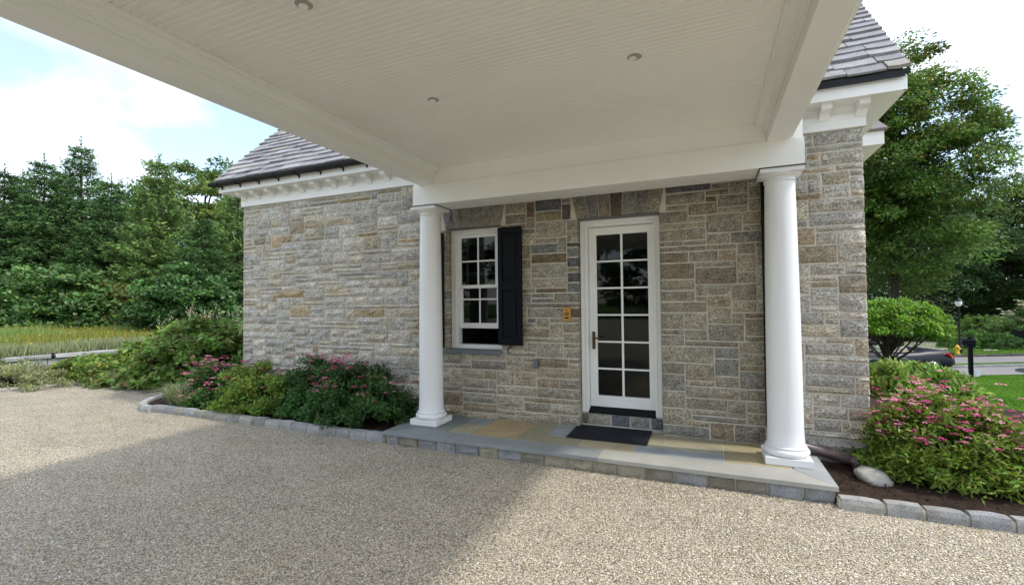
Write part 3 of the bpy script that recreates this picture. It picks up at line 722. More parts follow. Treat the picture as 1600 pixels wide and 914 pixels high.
# --- glazed door
def door():
    X0, X1, Z0, Z1 = DOOR
    zb = 0.30
    cs = MB(); y = WY + 0.095
    # casing with stepped profile
    for (a, b) in ((X0 + 0.005, X0 + 0.075), (X1 - 0.075, X1 - 0.005)):
        cs.box(a, b, y, y + 0.12, zb, Z1 - 0.012, bev=0.004)
    cs.box(X0 + 0.075, X1 - 0.075, y, y + 0.12, Z1 - 0.082, Z1 - 0.012, bev=0.004)
    for (a, b) in ((X0 + 0.002, X0 + 0.022), (X1 - 0.022, X1 - 0.002)): cs.box(a, b, y - 0.014, y + 0.01, zb, Z1 - 0.010, bev=0.003)
    cs.box(X0 + 0.022, X1 - 0.022, y - 0.014, y + 0.01, Z1 - 0.030, Z1 - 0.010, bev=0.003)
    for (a, b) in ((X0 + 0.052, X0 + 0.066), (X1 - 0.066, X1 - 0.052)): cs.box(a, b, y - 0.008, y + 0.01, zb, Z1 - 0.052)
    cs.box(X0 + 0.066, X1 - 0.066, y - 0.008, y + 0.01, Z1 - 0.066, Z1 - 0.052)
    dr = H(cs, 'door_frame', M_white)
    yl = WY + 0.19; lx0, lx1, lz0, lz1 = -1.305, -0.545, 0.355, 2.478
    gx0, gx1, gz0, gz1 = -1.215, -0.622, 0.485, 2.39
    lf = MB(); t = 0.045
    lf.box(lx0, gx0, yl, yl + t, lz0, lz1, bev=0.002); lf.box(gx1, lx1, yl, yl + t, lz0, lz1, bev=0.002)
    lf.box(gx0, gx1, yl + 0.0005, yl + t, gz1, lz1); lf.box(gx0, gx1, yl + 0.0005, yl + t, lz0, gz0)
    do = H(lf, 'door', M_white); tag(do, 'white glazed door of twelve panes')
    mu = MB(); xm = (gx0 + gx1) / 2; mu.box(xm - 0.012, xm + 0.012, yl + 0.004, yl + 0.035, gz0, gz1)
    for i in range(1, 6):
        z = gz0 + (gz1 - gz0) * i / 6
        mu.box(gx0, xm - 0.012, yl + 0.005, yl + 0.034, z - 0.01, z + 0.01); mu.box(xm + 0.012, gx1, yl + 0.005, yl + 0.034, z - 0.01, z + 0.01)
    H(mu, 'muntins', M_white, do)
    for i in range(6):
        a = gz0 + (gz1 - gz0) * i / 6 + 0.01; b = gz0 + (gz1 - gz0) * (i + 1) / 6 - 0.01
        for (p, q) in ((gx0, xm - 0.012), (xm + 0.012, gx1)):
            g = MB(); tl = rnd.uniform(-0.0007, 0.0007); g.add([(p, yl + 0.018, a), (q, yl + 0.018 + tl, a), (q, yl + 0.018 + tl, b), (p, yl + 0.018, b), (p, yl + 0.022, a), (q, yl + 0.022 + tl, a), (q, yl + 0.022 + tl, b), (p, yl + 0.022, b)],
                [(0, 1, 2, 3), (7, 6, 5, 4), (0, 4, 5, 1), (1, 5, 6, 2), (2, 6, 7, 3), (3, 7, 4, 0)]); H(g, 'pane', M_glass, do)
    h = MB(); h.box(-1.275, -1.24, yl - 0.008, yl, 1.03, 1.24, bev=0.003)
    h.tube([(-1.257, yl - 0.004, 1.16), (-1.257, yl - 0.055, 1.16), (-1.245, yl - 0.062, 1.162), (-1.16, yl - 0.058, 1.168)], 0.009, 8); h.lathe([(0.012, 1.06), (0.012, 1.085)], -1.257, yl - 0.01, 10); H(h, 'handle', M_bronze, do)
    s = MB(); s.prism([(WY + 0.085, 0.292), (WY + 0.085, 0.305), (yl + 0.01, 0.352), (yl + 0.05, 0.352), (yl + 0.05, 0.292)], 'x', X0 + 0.076, X1 - 0.07); H(s, 'door_sill', M_black, dr)
    f = MB(); f.box(X0 + 0.004, X1 - 0.004, WY - 0.008, y + 0.02, Z1 - 0.009, Z1 + 0.004); H(f, 'lintel_flashing', M_lead, dr)
door()
# dark rooms behind the glass
rm = MB()
for (a, b, z0, z1) in ((WIN[0] - 0.3, WIN[1] + 0.3, 0.7, 2.9), (DOOR[0] - 0.2, DOOR[1] + 0.4, 0.3, 2.9)):
    y0, y1 = WY + 0.345, WY + 2.2
    rm.add([(a, y0, z0), (b, y0, z0), (b, y1, z0), (a, y1, z0), (a, y0, z1), (b, y0, z1), (b, y1, z1), (a, y1, z1)], [(0, 1, 2, 3), (7, 6, 5, 4), (3, 2, 6, 7), (1, 5, 6, 2), (0, 3, 7, 4)])
H(rm, 'room_lining', M_dark)
# --- brass intercom and grey outlet
ic = MB(); yi = WY - 0.036; ic.box(-1.566, -1.478, yi - 0.012, WY, 1.372, 1.532, bev=0.004); io = H(ic, 'intercom', M_brass); tag(io, 'brass intercom plate with speaker slots left of the door')
b = MB(); cx, cz = -1.522, 1.455
for i in range(7):
    w_ = 0.031 * math.sqrt(max(0, 1 - ((i - 3) / 3.7) ** 2)) ; xx = cx + (i - 3) * 0.0092; hh = 0.024 * math.sqrt(max(0.05, 1 - ((i - 3) / 3.6) ** 2))
    b.box(xx - 0.0022, xx + 0.0022, yi - 0.014, yi - 0.0115, cz - hh, cz + hh)
b.box(cx - 0.032, cx + 0.032, yi - 0.0135, yi - 0.0112, cz - 0.0015, cz + 0.0015)
H(b, 'speaker_slots', M_bronze, io)
b = MB(); b.box(cx - 0.022, cx + 0.022, yi - 0.015, yi - 0.011, 1.398, 1.417, bev=0.002); H(b, 'call_button', M_black, io)
b = MB(); b.tube([(cx, yi - 0.011, 1.502), (cx, yi - 0.015, 1.502)], 0.007, 10); H(b, 'camera_eye', M_black, io)
b = MB(); b.box(-1.936, -1.888, WY - 0.06, WY - 0.01, 0.803, 0.905, bev=0.004); ob = H(b, 'outlet_box', M_grey); tag(ob, 'small grey weatherproof outlet box under the shutter')
# --- lower wing behind the right end
wg = MB(); wg.box(-2, 1.80, 7.0 + 0.27, 12, 0, 3.5); H(wg, 'wing_wall', M_mortar)
wg = MB(); wg.box(0.5, 2.05, 7.0, 7.02, 3.51, 3.675); wg.box(2.025, 2.05, 7.02, 11, 3.51, 3.675); wg.box(1.2, 2.03, 7.02, 11, 3.515, 3.53); H(wg, 'wing_cornice', M_white)
wg = MB(); wg.prism([(6.96, 3.676), (6.96, 3.70), (9.5, 5.2), (12.0, 3.70), (12, 3.676)], 'x', 0.5, 2.08, (0.16, 0.13, 0.125)); H(wg, 'wing_roof', M_slate)

# ================================================================== PORTE-COCHERE
por = thing('covered_porch', 'white columned porte-cochere roof reaching out over the gravel from the stone house', 'porch', (-1.23, 4.84, 0.144))
PL = Vector(por.location)
def PB(mb, name, material, parent=por):
    o = MB.build(mb, name, material, None, offset=(PL.x, PL.y, PL.z)); o.parent = parent; o.location = (0, 0, 0); return o
BX0, BX1, BYF, BYB = -3.262, 0.802, 4.649, 5.03
YN = -1.6     # near end of the roof, behind the camera
CEIL = 3.195
def portico():
    # lintel resting on the columns
    mb = MB(); mb.box(BX0, BX1, BYF, BYB, 2.773, 3.012, bev=0.003); PB(mb, 'lintel_beam', M_white)
    mb = MB(); mb.box(BX0 + 0.01, BX1 - 0.01, BYF + 0.008, BYB - 0.01, 3.0121, 3.40); PB(mb, 'lintel_fascia', M_white)
    for (nm, x0, x1, s) in (('l', -3.156, -2.98, 1), ('r', 0.514, 0.692, -1)):
        mb = MB(); mb.box(x0, x1, YN, BYF + 0.0075, 3.006, 3.40, bev=0.003)
        PB(mb, 'side_beam', M_white)
        # bead on the outer bottom arris
        xo = x0 if s > 0 else x1
        bd = MB(); bd.box(min(xo, xo - s * 0.022), max(xo, xo - s * 0.022), YN, BYF - 0.001, 3.018, 3.045); bd.box(min(xo, xo - s * 0.03), max(xo, xo - s * 0.03), YN, BYF - 0.002, 3.0452, 3.40); PB(bd, 'outer_moulding', M_white)
        # stepped crown between beam and ceiling
        xi = x1 if s > 0 else x0
        pr = [(0, -0.03), (0.010, -0.03), (0.012, -0.018), (0.018, -0.018), (0.020, -0.004), (0.030, -0.004), (0.032, 0.010), (0.042, 0.026), (0.060, 0.040), (0.084, 0.048), (0.088, 0.058), (0.098, 0.060), (0.098, 0.074), (0, 0.074)]
        cr_ = MB(); cr_.prism([(xi + s * (a + 0.0005), CEIL - 0.0745 + b) for a, b in pr], 'y', YN, BYF + 0.006); PB(cr_, 'crown_moulding', M_white)
    # beadboard ceiling: every board a piece
    bw = 0.0895; y = BYF + 0.007; k = 0
    xa, xb = -2.985, 0.52
    while y - bw > YN + 0.05:
        g = 0.005; dpt = 0.006
        y1, y0 = y, y - bw; ym = (y0 + y1) / 2
        pr = [(y0 + 0.0004, CEIL + 0.012), (y0 + 0.0004, CEIL + dpt), (y0 + g + 0.001, CEIL), (ym - 0.0062, CEIL), (ym - 0.0008, CEIL + dpt), (ym + 0.0008, CEIL + dpt), (ym + 0.0062, CEIL), (y1 - g - 0.001, CEIL), (y1 - 0.0004, CEIL + dpt), (y1 - 0.0004, CEIL + 0.012)]
        dz = 0.0
        mb = MB(); mb.prism([(a, b + dz) for a, b in pr], 'x', xa, xb); PB(mb, 'ceiling_board', M_ceil)
        y -= bw
    # recessed downlights
    for (x, y) in ((-1.95, 3.06), (-0.41, 3.06), (-1.95, 1.80), (-0.41, 1.80)):
        t = MB(); t.lathe([(0.060, CEIL + 0.001), (0.060, CEIL - 0.006), (0.054, CEIL - 0.008), (0.047, CEIL - 0.008)], x, y, 32)
        to = PB(t, 'downlight_trim', M_white)
        l = MB(); l.lathe([(0.046, CEIL - 0.0092), (0.045, CEIL - 0.0085), (0.03, CEIL - 0.0084)], x, y, 32); PB(l, 'lens', M_lens, to)
        l = MB(); l.lathe([(0.026, CEIL - 0.013), (0.024, CEIL - 0.0095)], x - 0.012, y + 0.008, 24); PB(l, 'bulb', M_white, to)
    # attic box, eaves and roof
    mb = MB(); mb.box(-3.186, 0.722, YN - 0.05, YN + 0.12, 3.006, 3.40, bev=0.003); PB(mb, 'near_beam', M_white)
    mb = MB(); mb.box(-3.12, 0.66, YN + 0.1, BYB - 0.02, 3.402, 3.68); PB(mb, 'roof_box', M_white)
    mb = MB(); mb.box(-3.47, 1.01, YN - 0.35, 5.0, 3.70, 3.79); PB(mb, 'eaves', M_white)
    mb = MB()
    x0, x1, y0, y1, z0, zt = -3.50, 1.04, YN - 0.38, 6.3, 3.791, 4.35
    v = [(x0, y0, z0), (x1, y0, z0), (x1, y1, z0), (x0, y1, z0), (-1.23, y0 + 2.2, zt), (-1.23, y1, zt)]
    mb.add(v, [(0, 3, 2, 1), (0, 1, 4), (1, 2, 5, 4), (2, 3, 5), (3, 0, 4, 5)], (0.2, 0.19, 0.21)); PB(mb, 'low_roof', M_slate)
    # columns
    for (cx, cy_) in ((-3.135, 4.833), (0.630, 4.833), (-3.135, YN + 0.2), (0.630, YN + 0.2)):
        zb = 0.144 if cy_ > 0 else 0.0
        sh = MB(); H0 = zb + 0.145; H1 = 2.66; pr = []
        for i in range(17):
            t = i / 16; r = 0.145 - 0.022 * t ** 1.8; pr.append((r, H0 + (H1 - H0) * t))
        pr = [(0.156, H0 - 0.003), (0.151, H0 + 0.012)] + pr[1:] 
        sh.lathe(pr, cx, cy_, 48); co_ = PB(sh, 'column', M_column)
        bs = MB(); q = []
        for i in range(11):
            t = -math.pi / 2 + math.pi * i / 10; q.append((0.158 + 0.030 * math.cos(t), zb + 0.098 + 0.031 * math.sin(t)))
        q = [(0.15, zb + 0.067)] + q + [(0.168, zb + 0.132), (0.166, zb + 0.146), (0.155, zb + 0.150)]
        bs.lathe(q, cx, cy_, 48); PB(bs, 'column_base', M_column, co_)
        pl = MB(); pl.box(cx - 0.183, cx + 0.183, cy_ - 0.183, cy_ + 0.183, zb + 0.001, zb + 0.066, bev=0.003); PB(pl, 'plinth', M_column, co_)
        cp = MB(); q = [(0.122, 2.655), (0.127, 2.662), (0.132, 2.664), (0.132, 2.672), (0.126, 2.674), (0.126, 2.695), (0.145, 2.703), (0.160, 2.712), (0.168, 2.722), (0.170, 2.728)]
        cp.lathe(q, cx, cy_, 48); cp.box(cx - 0.172, cx + 0.172, cy_ - 0.172, cy_ + 0.172, 2.7285, 2.767, bev=0.002); PB(cp, 'capital', M_column, co_)
        fl = MB(); fl.box(cx - 0.18, cx + 0.18, cy_ - 0.184, cy_ + 0.18, 2.7672, 2.7728); PB(fl, 'flashing', M_gutter, co_)
portico()

# ================================================================== STEP
step = thing('porch_step', 'low bluestone step with mixed tan and grey flags under the two white columns', 'step', (-1.26, 4.28, 0))
SL = Vector(step.location)
def SB(mb, name, material): 
    o = MB.build(mb, name, material, None, offset=(SL.x, SL.y, SL.z)); o.parent = step; o.location = (0, 0, 0); return o
TZ = 0.144; TH = 0.037
def slab(pts, tint, name='paver', material=None, gap=0.004, dz=0.0):
    c = (sum(p[0] for p in pts) / len(pts), sum(p[1] for p in pts) / len(pts))
    q = []
    for (x, y) in pts:
        dx, dy = c[0] - x, c[1] - y; q.append((x + math.copysign(gap, dx), y + math.copysign(gap, dy)))
    n = len(q); mb = MB(); z1 = TZ + dz; z0 = TZ - TH; bv = 0.003
    v = [(x, y, z0) for x, y in q] + [(x, y, z1 - bv) for x, y in q] + [(x + math.copysign(bv, c[0] - x), y + math.copysign(bv, c[1] - y), z1) for x, y in q]
    f = [tuple(range(n))[::-1], tuple(range(2 * n, 3 * n))]
    for r in range(2):
        for i in range(n): j = (i + 1) % n; f.append((r * n + i, r * n + j, (r + 1) * n + j, (r + 1) * n + i))
    mb.add(v, f, tint); return SB(mb, name, material or M_paver)
blue = (0.26, 0.28, 0.28); grey = (0.36, 0.36, 0.33); tan = (0.36, 0.30, 0.19); tan2 = (0.30, 0.27, 0.19); warm = (0.42, 0.36, 0.25)
YB = WY + 0.01
slab([(-3.44, 4.283), (-2.605, 4.283), (-2.605, 4.55), (-3.16, 4.55)], (0.235, 0.255, 0.26), 'edging_slab', M_edge, 0.002)
slab([(-2.605, 4.283), (-0.975, 4.283), (-0.975, 4.55), (-2.605, 4.55)], (0.245, 0.265, 0.265), 'edging_slab', M_edge, 0.002)
slab([(-0.975, 4.283), (0.911, 4.283), (0.655, 4.60), (-0.975, 4.55)], (0.36, 0.355, 0.32), 'edging_slab', M_edge, 0.002)
slab([(0.911, 4.283), (0.911, 5.27), (0.655, 5.27), (0.655, 4.60)], (0.31, 0.33, 0.335), 'edging_slab', M_edge, 0.002)
slab([(-3.44, 4.283), (-3.16, 4.55), (-3.16, 5.27), (-3.44, 5.27)], (0.20, 0.215, 0.215), 'edging_slab', M_edge, 0.002)
field = [((-3.16, 4.55), (-2.745, YB), (0.20, 0.22, 0.21)), ((-2.745, 4.55), (-2.445, 4.93), (0.33, 0.30, 0.20)), ((-2.745, 4.93), (-2.445, YB), (0.25, 0.27, 0.27)),
         ((-2.445, 4.55), (-1.90, YB), (0.37, 0.28, 0.16)), ((-1.90, 4.55), (-1.655, YB), (0.28, 0.265, 0.17)), ((-1.655, 4.81), (-1.40, YB), (0.27, 0.29, 0.29)),
         ((-1.655, 4.55), (-1.23, 4.81), (0.29, 0.26, 0.17)), ((-1.23, 4.55), (-0.685, 4.81), (0.36, 0.31, 0.20)), ((-1.40, 4.81), (-0.685, WY + 0.09), (0.26, 0.25, 0.2)),
         ((-0.685, 4.95), (-0.425, YB), (0.31, 0.28, 0.19)), ((-0.425, 4.95), (0.12, YB), (0.31, 0.28, 0.19)), ((-0.685, 4.80), (0.12, 4.95), (0.37, 0.34, 0.25)),
         ((-0.685, 4.555), (0.12, 4.80), (0.29, 0.32, 0.33)), ((0.12, 4.56), (0.655, YB), (0.36, 0.31, 0.19))]
for (a, b, c) in field: slab([(a[0], a[1]), (b[0], a[1]), (b[0], b[1]), (a[0], b[1])], c, 'paver', M_paver, 0.0035, rnd.uniform(-0.0015, 0.001))
mb = MB(); mb.box(-3.41, 0.89, 4.335, 5.26, 0.0, TZ - TH - 0.001); mb.box(-3.16, 0.65, 4.56, 5.27, TZ - TH - 0.001, TZ - 0.006); SB(mb, 'step_bed', M_mortar)
x = -3.40
jts = [-3.40, -3.24, -2.98, -2.74, -2.50, -2.22, -2.0, -1.74, -1.50, -1.27, -1.02, -0.79, -0.545, -0.30, -0.03, 0.19, 0.43, 0.675, 0.895]
for a, b in zip(jts[:-1], jts[1:]):
    mb = MB(); t = rnd.choice([(0.29, 0.28, 0.25), (0.24, 0.24, 0.24), (0.31, 0.28, 0.21), (0.26, 0.27, 0.28), (0.22, 0.2, 0.16)]); t = jit(t)
    rock_block(mb, a + 0.008, b - 0.008, -0.02, TZ - TH - 0.003, 4.318, 4.40, t, 0.012); SB(mb, 'riser_block', M_curb)

# door mat
mt = MB(); mt.box(-0.42, 0.42, -0.27, 0.27, 0.001, 0.013, bev=0.004)
for i in range(21):
    xx = -0.38 + i * 0.038; mt.box(xx, xx + 0.012, -0.24, 0.24, 0.013, 0.016)
o = mt.build('door_mat', M_mat); o.location = (-1.005, 5.07, TZ + 0.001); o.rotation_euler = (0, 0, 0.012)
tag(o, 'black rubber door mat lying on the flags in front of the glazed door', 'door mat')

# ================================================================== CURBS
def curb(name, label, pts, blk=0.24, wd=0.10, ht=0.10, pal=((0.30, 0.30, 0.30), (0.36, 0.36, 0.35), (0.27, 0.27, 0.26), (0.33, 0.31, 0.27)), z=0.0, tilt=0.0, nmax=300, gap=0.01):
    t = thing(name, label, 'curb', (pts[0][0], pts[0][1], z))
    bed = MB(); bed_w = wd * 0.32; bed_h = ht * 0.72
    P_ = [Vector((p[0], p[1])) for p in pts]
    tot = sum((b - a).length for a, b in zip(P_[:-1], P_[1:]))
    def at(s):
        for a, b in zip(P_[:-1], P_[1:]):
            l = (b - a).length
            if s <= l: return a + (b - a) * (s / l), (b - a).normalized()
            s -= l
        return P_[-1], (P_[-1] - P_[-2]).normalized()
    for a, b in zip(P_[:-1], P_[1:]):
        d = (b - a).normalized(); nn = Vector((-d.y, d.x)) * bed_w; q = [a + nn, a - nn, b - nn, b + nn]
        bed.add([(p.x - pts[0][0], p.y - pts[0][1], z_) for z_ in (-0.03, bed_h) for p in q], [(3, 2, 1, 0), (4, 5, 6, 7), (0, 1, 5, 4), (1, 2, 6, 5), (2, 3, 7, 6), (3, 0, 4, 7)])
    bed.build('mortar_bed', M_mortar, t)
    s = 0
    while s < tot - 0.05:
        L = blk * rnd.uniform(0.8, 1.2)
        if s + L > tot: L = tot - s
        p, _ = at(s + L / 2); p0, _ = at(s + gap / 2); p1, _ = at(s + L - gap / 2); d = (p1 - p0).normalized(); nn = Vector((-d.y, d.x)); hl = (p1 - p0).length / 2
        c = jit(rnd.choice(pal)); mb = MB(); v = []; h = ht * rnd.uniform(0.95, 1.05)
        nx = 3
        secs = []
        for i in range(nx + 1):
            u = -hl + 2 * hl * i / nx; e = 0.004 if i in (0, nx) else 0
            prof = [(-wd / 2 + rnd.uniform(-.004, .004), -0.03), (-wd / 2 + e + rnd.uniform(-.006, .006), h * 0.55), (-wd / 2 + 0.012 + e, h - e - rnd.uniform(0, .006)), (0, h - e + rnd.uniform(-.004, .004)), (wd / 2 - 0.012 - e, h - e - rnd.uniform(0, .006)), (wd / 2, h * 0.5), (wd / 2, -0.03)]
            for (a, b) in prof:
                q = p + d * u + nn * a; v.append((q.x - pts[0][0], q.y - pts[0][1], b))
        m_ = 7; f = [tuple(range(m_)), tuple(range(nx * m_ + m_ - 1, nx * m_ - 1, -1))]
        for i in range(nx):
            for j in range(m_): k = (j + 1) % m_; f.append((i * m_ + j, (i + 1) * m_ + j, (i + 1) * m_ + k, i * m_ + k))
        mb.add(v, f, c); o = mb.build('curb_stone', M_curb, t); s += L
    return t
def arc(cx, cy_, r, a0, a1, n=10): return [(cx + r * math.cos(math.radians(a0 + (a1 - a0) * i / n)), cy_ + r * math.sin(math.radians(a0 + (a1 - a0) * i / n))) for i in range(n + 1)]
curb('granite_curb', 'grey granite block curb rounding the pink flower bed left of the step', [(-3.46, 4.37), (-7.6, 4.39)] + arc(-7.75, 5.14, 0.83, -85, -190, 10)[1:] + [(-8.3, 6.4)], 0.235, 0.11, 0.10)
curb('granite_curb', 'pale granite block curb in front of the boulder right of the step', [(0.898, 4.275), (2.6, 4.285), (6.8, 4.33)], 0.29, 0.11, 0.088, ((0.30, 0.302, 0.30), (0.265, 0.265, 0.265), (0.33, 0.325, 0.315)), gap=0.022)
curb('granite_curb', 'thin granite curb edging the far side of the driveway on the left', [(-13.3, -0.6), (-13.0, 2.0), (-12.45, 4.31), (-11.95, 5.4), (-11.45, 7.25), (-11.0, 9.3), (-10.9, 11)], 0.5, 0.14, 0.06, ((0.42, 0.40, 0.37), (0.38, 0.37, 0.35)))

# boulder under the pipe mouth
def boulder():
    import bmesh
    bm = bmesh.new(); bmesh.ops.create_icosphere(bm, subdivisions=4, radius=1)
    for v in bm.verts:
        n = noise.noise(v.co * 1.1) * 0.32 + noise.noise(v.co * 3.5) * 0.07
        v.co = v.co * (1 + n); v.co.x *= 0.128; v.co.y *= 0.115; v.co.z = v.co.z * 0.088
        if v.co.z > 0.045: v.co.z = 0.045 + (v.co.z - 0.045) * 0.45
    for f in bm.faces: f.smooth = True
    me = bpy.data.meshes.new('boulder'); bm.to_mesh(me); bm.free(); me.materials.append(M_boulder)
    o = link(bpy.data.objects.new('boulder', me)); o.location = (1.27, 4.82, 0.085); o.rotation_euler = (0.05, 0.08, -0.25)
    tag(o, 'smooth grey rounded boulder under the mouth of the drain pipe', 'boulder')
boulder()

# ================================================================== PLANTS
def lobes(n=9, amp=0.25):
    dirs = nrm(R.normal(0, 1, (n, 3))); a = R.uniform(-amp, amp, n)
    def f(d):
        r = np.ones(len(d))
        for k in range(n): r += a[k] * np.exp(-4 * (1 - d @ dirs[k]))
        return r
    return f
def bushy(name, label, cat, loc, rad, n, leaf, wid, col, M=None, alt=None, altp=0.0, clumps=60, clump_r=0.3, bottom=0.05, up=0.5, amp=0.3,
          stems=7, flowers=None, group=None, vv=0.25, hv=0.1, flat=0.6, shell=0.45, droop=0.15, dirup=0.3, clv=0.18, top_alt=None):
    """a shrub: leaf clumps spread through a lumpy mound, real stems inside"""
    global R
    R = np.random.default_rng(zlib.crc32(label.encode()))
    t = thing(name, label, cat, loc, group)
    env = lobes(10, amp)
    d = nrm(R.normal(0, 1, (clumps, 3))); d[:, 2] = np.abs(d[:, 2]) * 0.9 + bottom - 0.1; d = nrm(d)
    rr = (shell + (1 - shell) * R.random(clumps) ** 0.6) * env(d)
    cc = d * rr[:, None] * np.array(rad) ; cc[:, 2] = np.maximum(cc[:, 2], bottom * rad[2])
    ci = R.integers(0, clumps, n)
    off = nrm(R.normal(0, 1, (n, 3))) * (R.random((n, 1)) ** 0.45) * clump_r * R.uniform(0.7, 1.3, clumps)[ci][:, None]; off[:, 2] *= flat
    P = cc[ci] + off; k = P[:, 2] > 0.01; P = P[k]; ci = ci[k]; n = len(P)
    outw = nrm(P / np.array(rad)); N_ = nrm(outw * (1 - up) + np.array([0, 0, up]) + R.normal(0, 0.42, (n, 3)))
    D = nrm(np.cross(N_, R.normal(0, 1, (n, 3)))) ; D = nrm(D + outw * 0.5 + np.array([0, 0, dirup]))
    N_ = nrm(N_ - D * np.sum(N_ * D, -1, keepdims=True))
    L = leaf * R.uniform(0.65, 1.25, n); W = wid * R.uniform(0.75, 1.2, n)
    clt = (1 + R.normal(0, clv, clumps))[ci][:, None]
    tt = tints(n, col, hv, vv, alt, altp) * clt.clip(0.5, 1.6)
    if top_alt is not None:
        k = R.random(n) < np.clip((P[:, 2] / rad[2] - 0.45) * 1.4, 0, 0.8) * top_alt[1]; tt[k] = tints(k.sum(), top_alt[0], hv, vv)
    quads('foliage', leafquads(P, D, N_, L, W, 0.18, droop), M or M_leaf, tt, t)
    if stems:
        sb = MB()
        for i in R.choice(clumps, min(stems, clumps), replace=False):
            e = cc[i]; b = np.array([e[0] * 0.12, e[1] * 0.12, 0.0]); mid = b * 0.5 + e * 0.5 + np.array([0, 0, 0.12 * rad[2]]) + R.normal(0, 0.03, 3)
            r0 = 0.012 + 0.012 * max(rad); sb.tube([b, mid, e], [r0, r0 * 0.65, r0 * 0.25], 5)
        sb.build('stems', M_bark, t)
    if flowers:
        nf, fr, fc, hmin = flowers
        dd = nrm(R.normal(0, 1, (nf * 8, 3))); dd[:, 2] = np.abs(dd[:, 2]); dd = nrm(dd)
        pp = dd * (env(dd) * R.uniform(0.97, 1.12, len(dd)))[:, None] * np.array(rad)
        # stand on the outer leaf clumps
        top = cc[rr > np.quantile(rr, 0.45)]
        q = top[R.integers(0, len(top), nf * 3)] + R.normal(0, 1, (nf * 3, 3)) * clump_r * 0.7
        q[:, 2] += clump_r * flat * 0.9
        q = q[(q[:, 2] > hmin * rad[2])][:nf]
        V = []; T = []
        for c in q:
            m_ = 14; r_ = fr * rnd.uniform(0.6, 1.25); a = R.uniform(0, 6.28, m_); ra = r_ * np.sqrt(R.random(m_))
            pc = np.stack([c[0] + ra * np.cos(a), c[1] + ra * np.sin(a), c[2] + R.normal(0, 0.10, m_) * r_ - (ra / r_) ** 2 * r_ * 0.25 + 0.02], -1)
            Dn = nrm(np.stack([np.cos(a), np.sin(a), R.normal(0, 0.3, m_)], -1)); Nn = nrm(np.stack([R.normal(0, .3, m_), R.normal(0, .3, m_), np.ones(m_)], -1))
            V.append(leafquads(pc - Dn * 0.35 * r_, Dn, Nn, r_ * 0.7, r_ * 0.55, 0.15)); T.append(tints(m_, np.array(fc[rnd.randrange(len(fc))]), 0.06, 0.15))
        o = quads('flower_heads', np.concatenate(V), M_petal, np.concatenate(T), t); o['kind'] = 'stuff'
    return t

PINK = [(0.62, 0.10, 0.26), (0.75, 0.25, 0.38), (0.52, 0.07, 0.22), (0.78, 0.33, 0.42)]
# -- bed left of the step
bushy('spirea_bush', 'dark green spirea with pink flower heads, nearest the left column', 'bush', (-4.25, 4.86, 0.05), (0.68, 0.42, 0.72), 13500, 0.060, 0.022, (0.055, 0.125, 0.032), clumps=110, clump_r=0.14, flowers=(120, 0.034, PINK, 0.55), alt=(0.06, 0.13, 0.03), altp=0.15, bottom=0.12)
bushy('spirea_bush', 'dark green spirea with pink flower heads, against the wall in the middle of the bed', 'bush', (-5.15, 4.90, 0.05), (0.66, 0.40, 0.76), 13000, 0.060, 0.022, (0.055, 0.13, 0.032), clumps=110, clump_r=0.14, flowers=(130, 0.034, PINK, 0.5), bottom=0.12)
bushy('spirea_bush', 'lime and yellow green spirea with hardly a flower, between the two dark ones', 'bush', (-5.95, 4.82, 0.05), (0.72, 0.44, 0.70), 13500, 0.052, 0.020, (0.14, 0.24, 0.035), clumps=100, clump_r=0.14, flowers=(26, 0.03, PINK, 0.6), alt=(0.19, 0.22, 0.04), altp=0.3, bottom=0.12, vv=0.3)
bushy('spirea_bush', 'flower-laden spirea with a slope of pink heads at the rounded tip of the bed', 'bush', (-7.05, 4.95, 0.05), (0.80, 0.47, 0.76), 12500, 0.058, 0.020, (0.06, 0.14, 0.03), clumps=110, clump_r=0.14, flowers=(240, 0.036, PINK, 0.25), bottom=0.1)
def strap(name, label, loc, n, L, W, col, alt=None, altp=0, spread=0.5, cat='grass', seeds=None, lean=0.55, M=None):
    """a tuft of arching blades built as three-part ribbons"""
    t = thing(name, label, cat, loc)
    a = R.uniform(0, 6.28, n); l = L * R.uniform(0.6, 1.15, n); out_ = R.uniform(0.15, lean, n)
    b0 = np.stack([np.cos(a), np.sin(a), 0 * a], -1) * (R.random(n) * spread * 0.3)[:, None]
    dr = np.stack([np.cos(a), np.sin(a), 0 * a], -1); side = np.stack([-np.sin(a), np.cos(a), 0 * a], -1)
    def pt(s): return b0 + dr * (l * out_ * s ** 1.6)[:, None] * 1.6 + np.array([0, 0, 1.0]) * (l * (s - 0.62 * out_ * s ** 2.4 * 1.4))[:, None]
    V = []; ss = [0, 0.35, 0.7, 1.0]; ww = [0.7, 1.0, 0.7, 0.08]
    for i in range(3):
        p, q = pt(np.float64(ss[i])), pt(np.float64(ss[i + 1])); wa = W * ww[i] / 2; wb = W * ww[i + 1] / 2
        V.append(np.stack([p - side * wa, p + side * wa, q + side * wb, q - side * wb], 1))
    tt = tints(n, col, 0.08, 0.2, alt, altp)
    quads('blades', np.concatenate(V), M or M_grass, np.concatenate([tt] * 3), t)
    if seeds:
        k = R.choice(n, min(seeds[0], n), replace=False); tip = pt(np.float64(0.92))[k] + np.array([0, 0, L * 0.25]); m_ = 10
        P = (tip[:, None] + R.normal(0, 1, (len(k), m_, 3)) * np.array([0.02, 0.02, 0.09])).reshape(-1, 3); nn = len(P)
        D = nrm(R.normal(0, 0.4, (nn, 3)) + np.array([0, 0, 1])); quads('seed_heads', leafquads(P, D, nrm(R.normal(0, 1, (nn, 3))), 0.07, 0.018), M_petal, tints(nn, seeds[1]), t)
    return t
strap('variegated_sedge', 'pale striped tuft of arching grass at the rounded tip of the flower bed', (-7.72, 4.72, 0.05), 520, 0.42, 0.013, (0.16, 0.21, 0.08), (0.50, 0.50, 0.30), 0.45, 0.6)
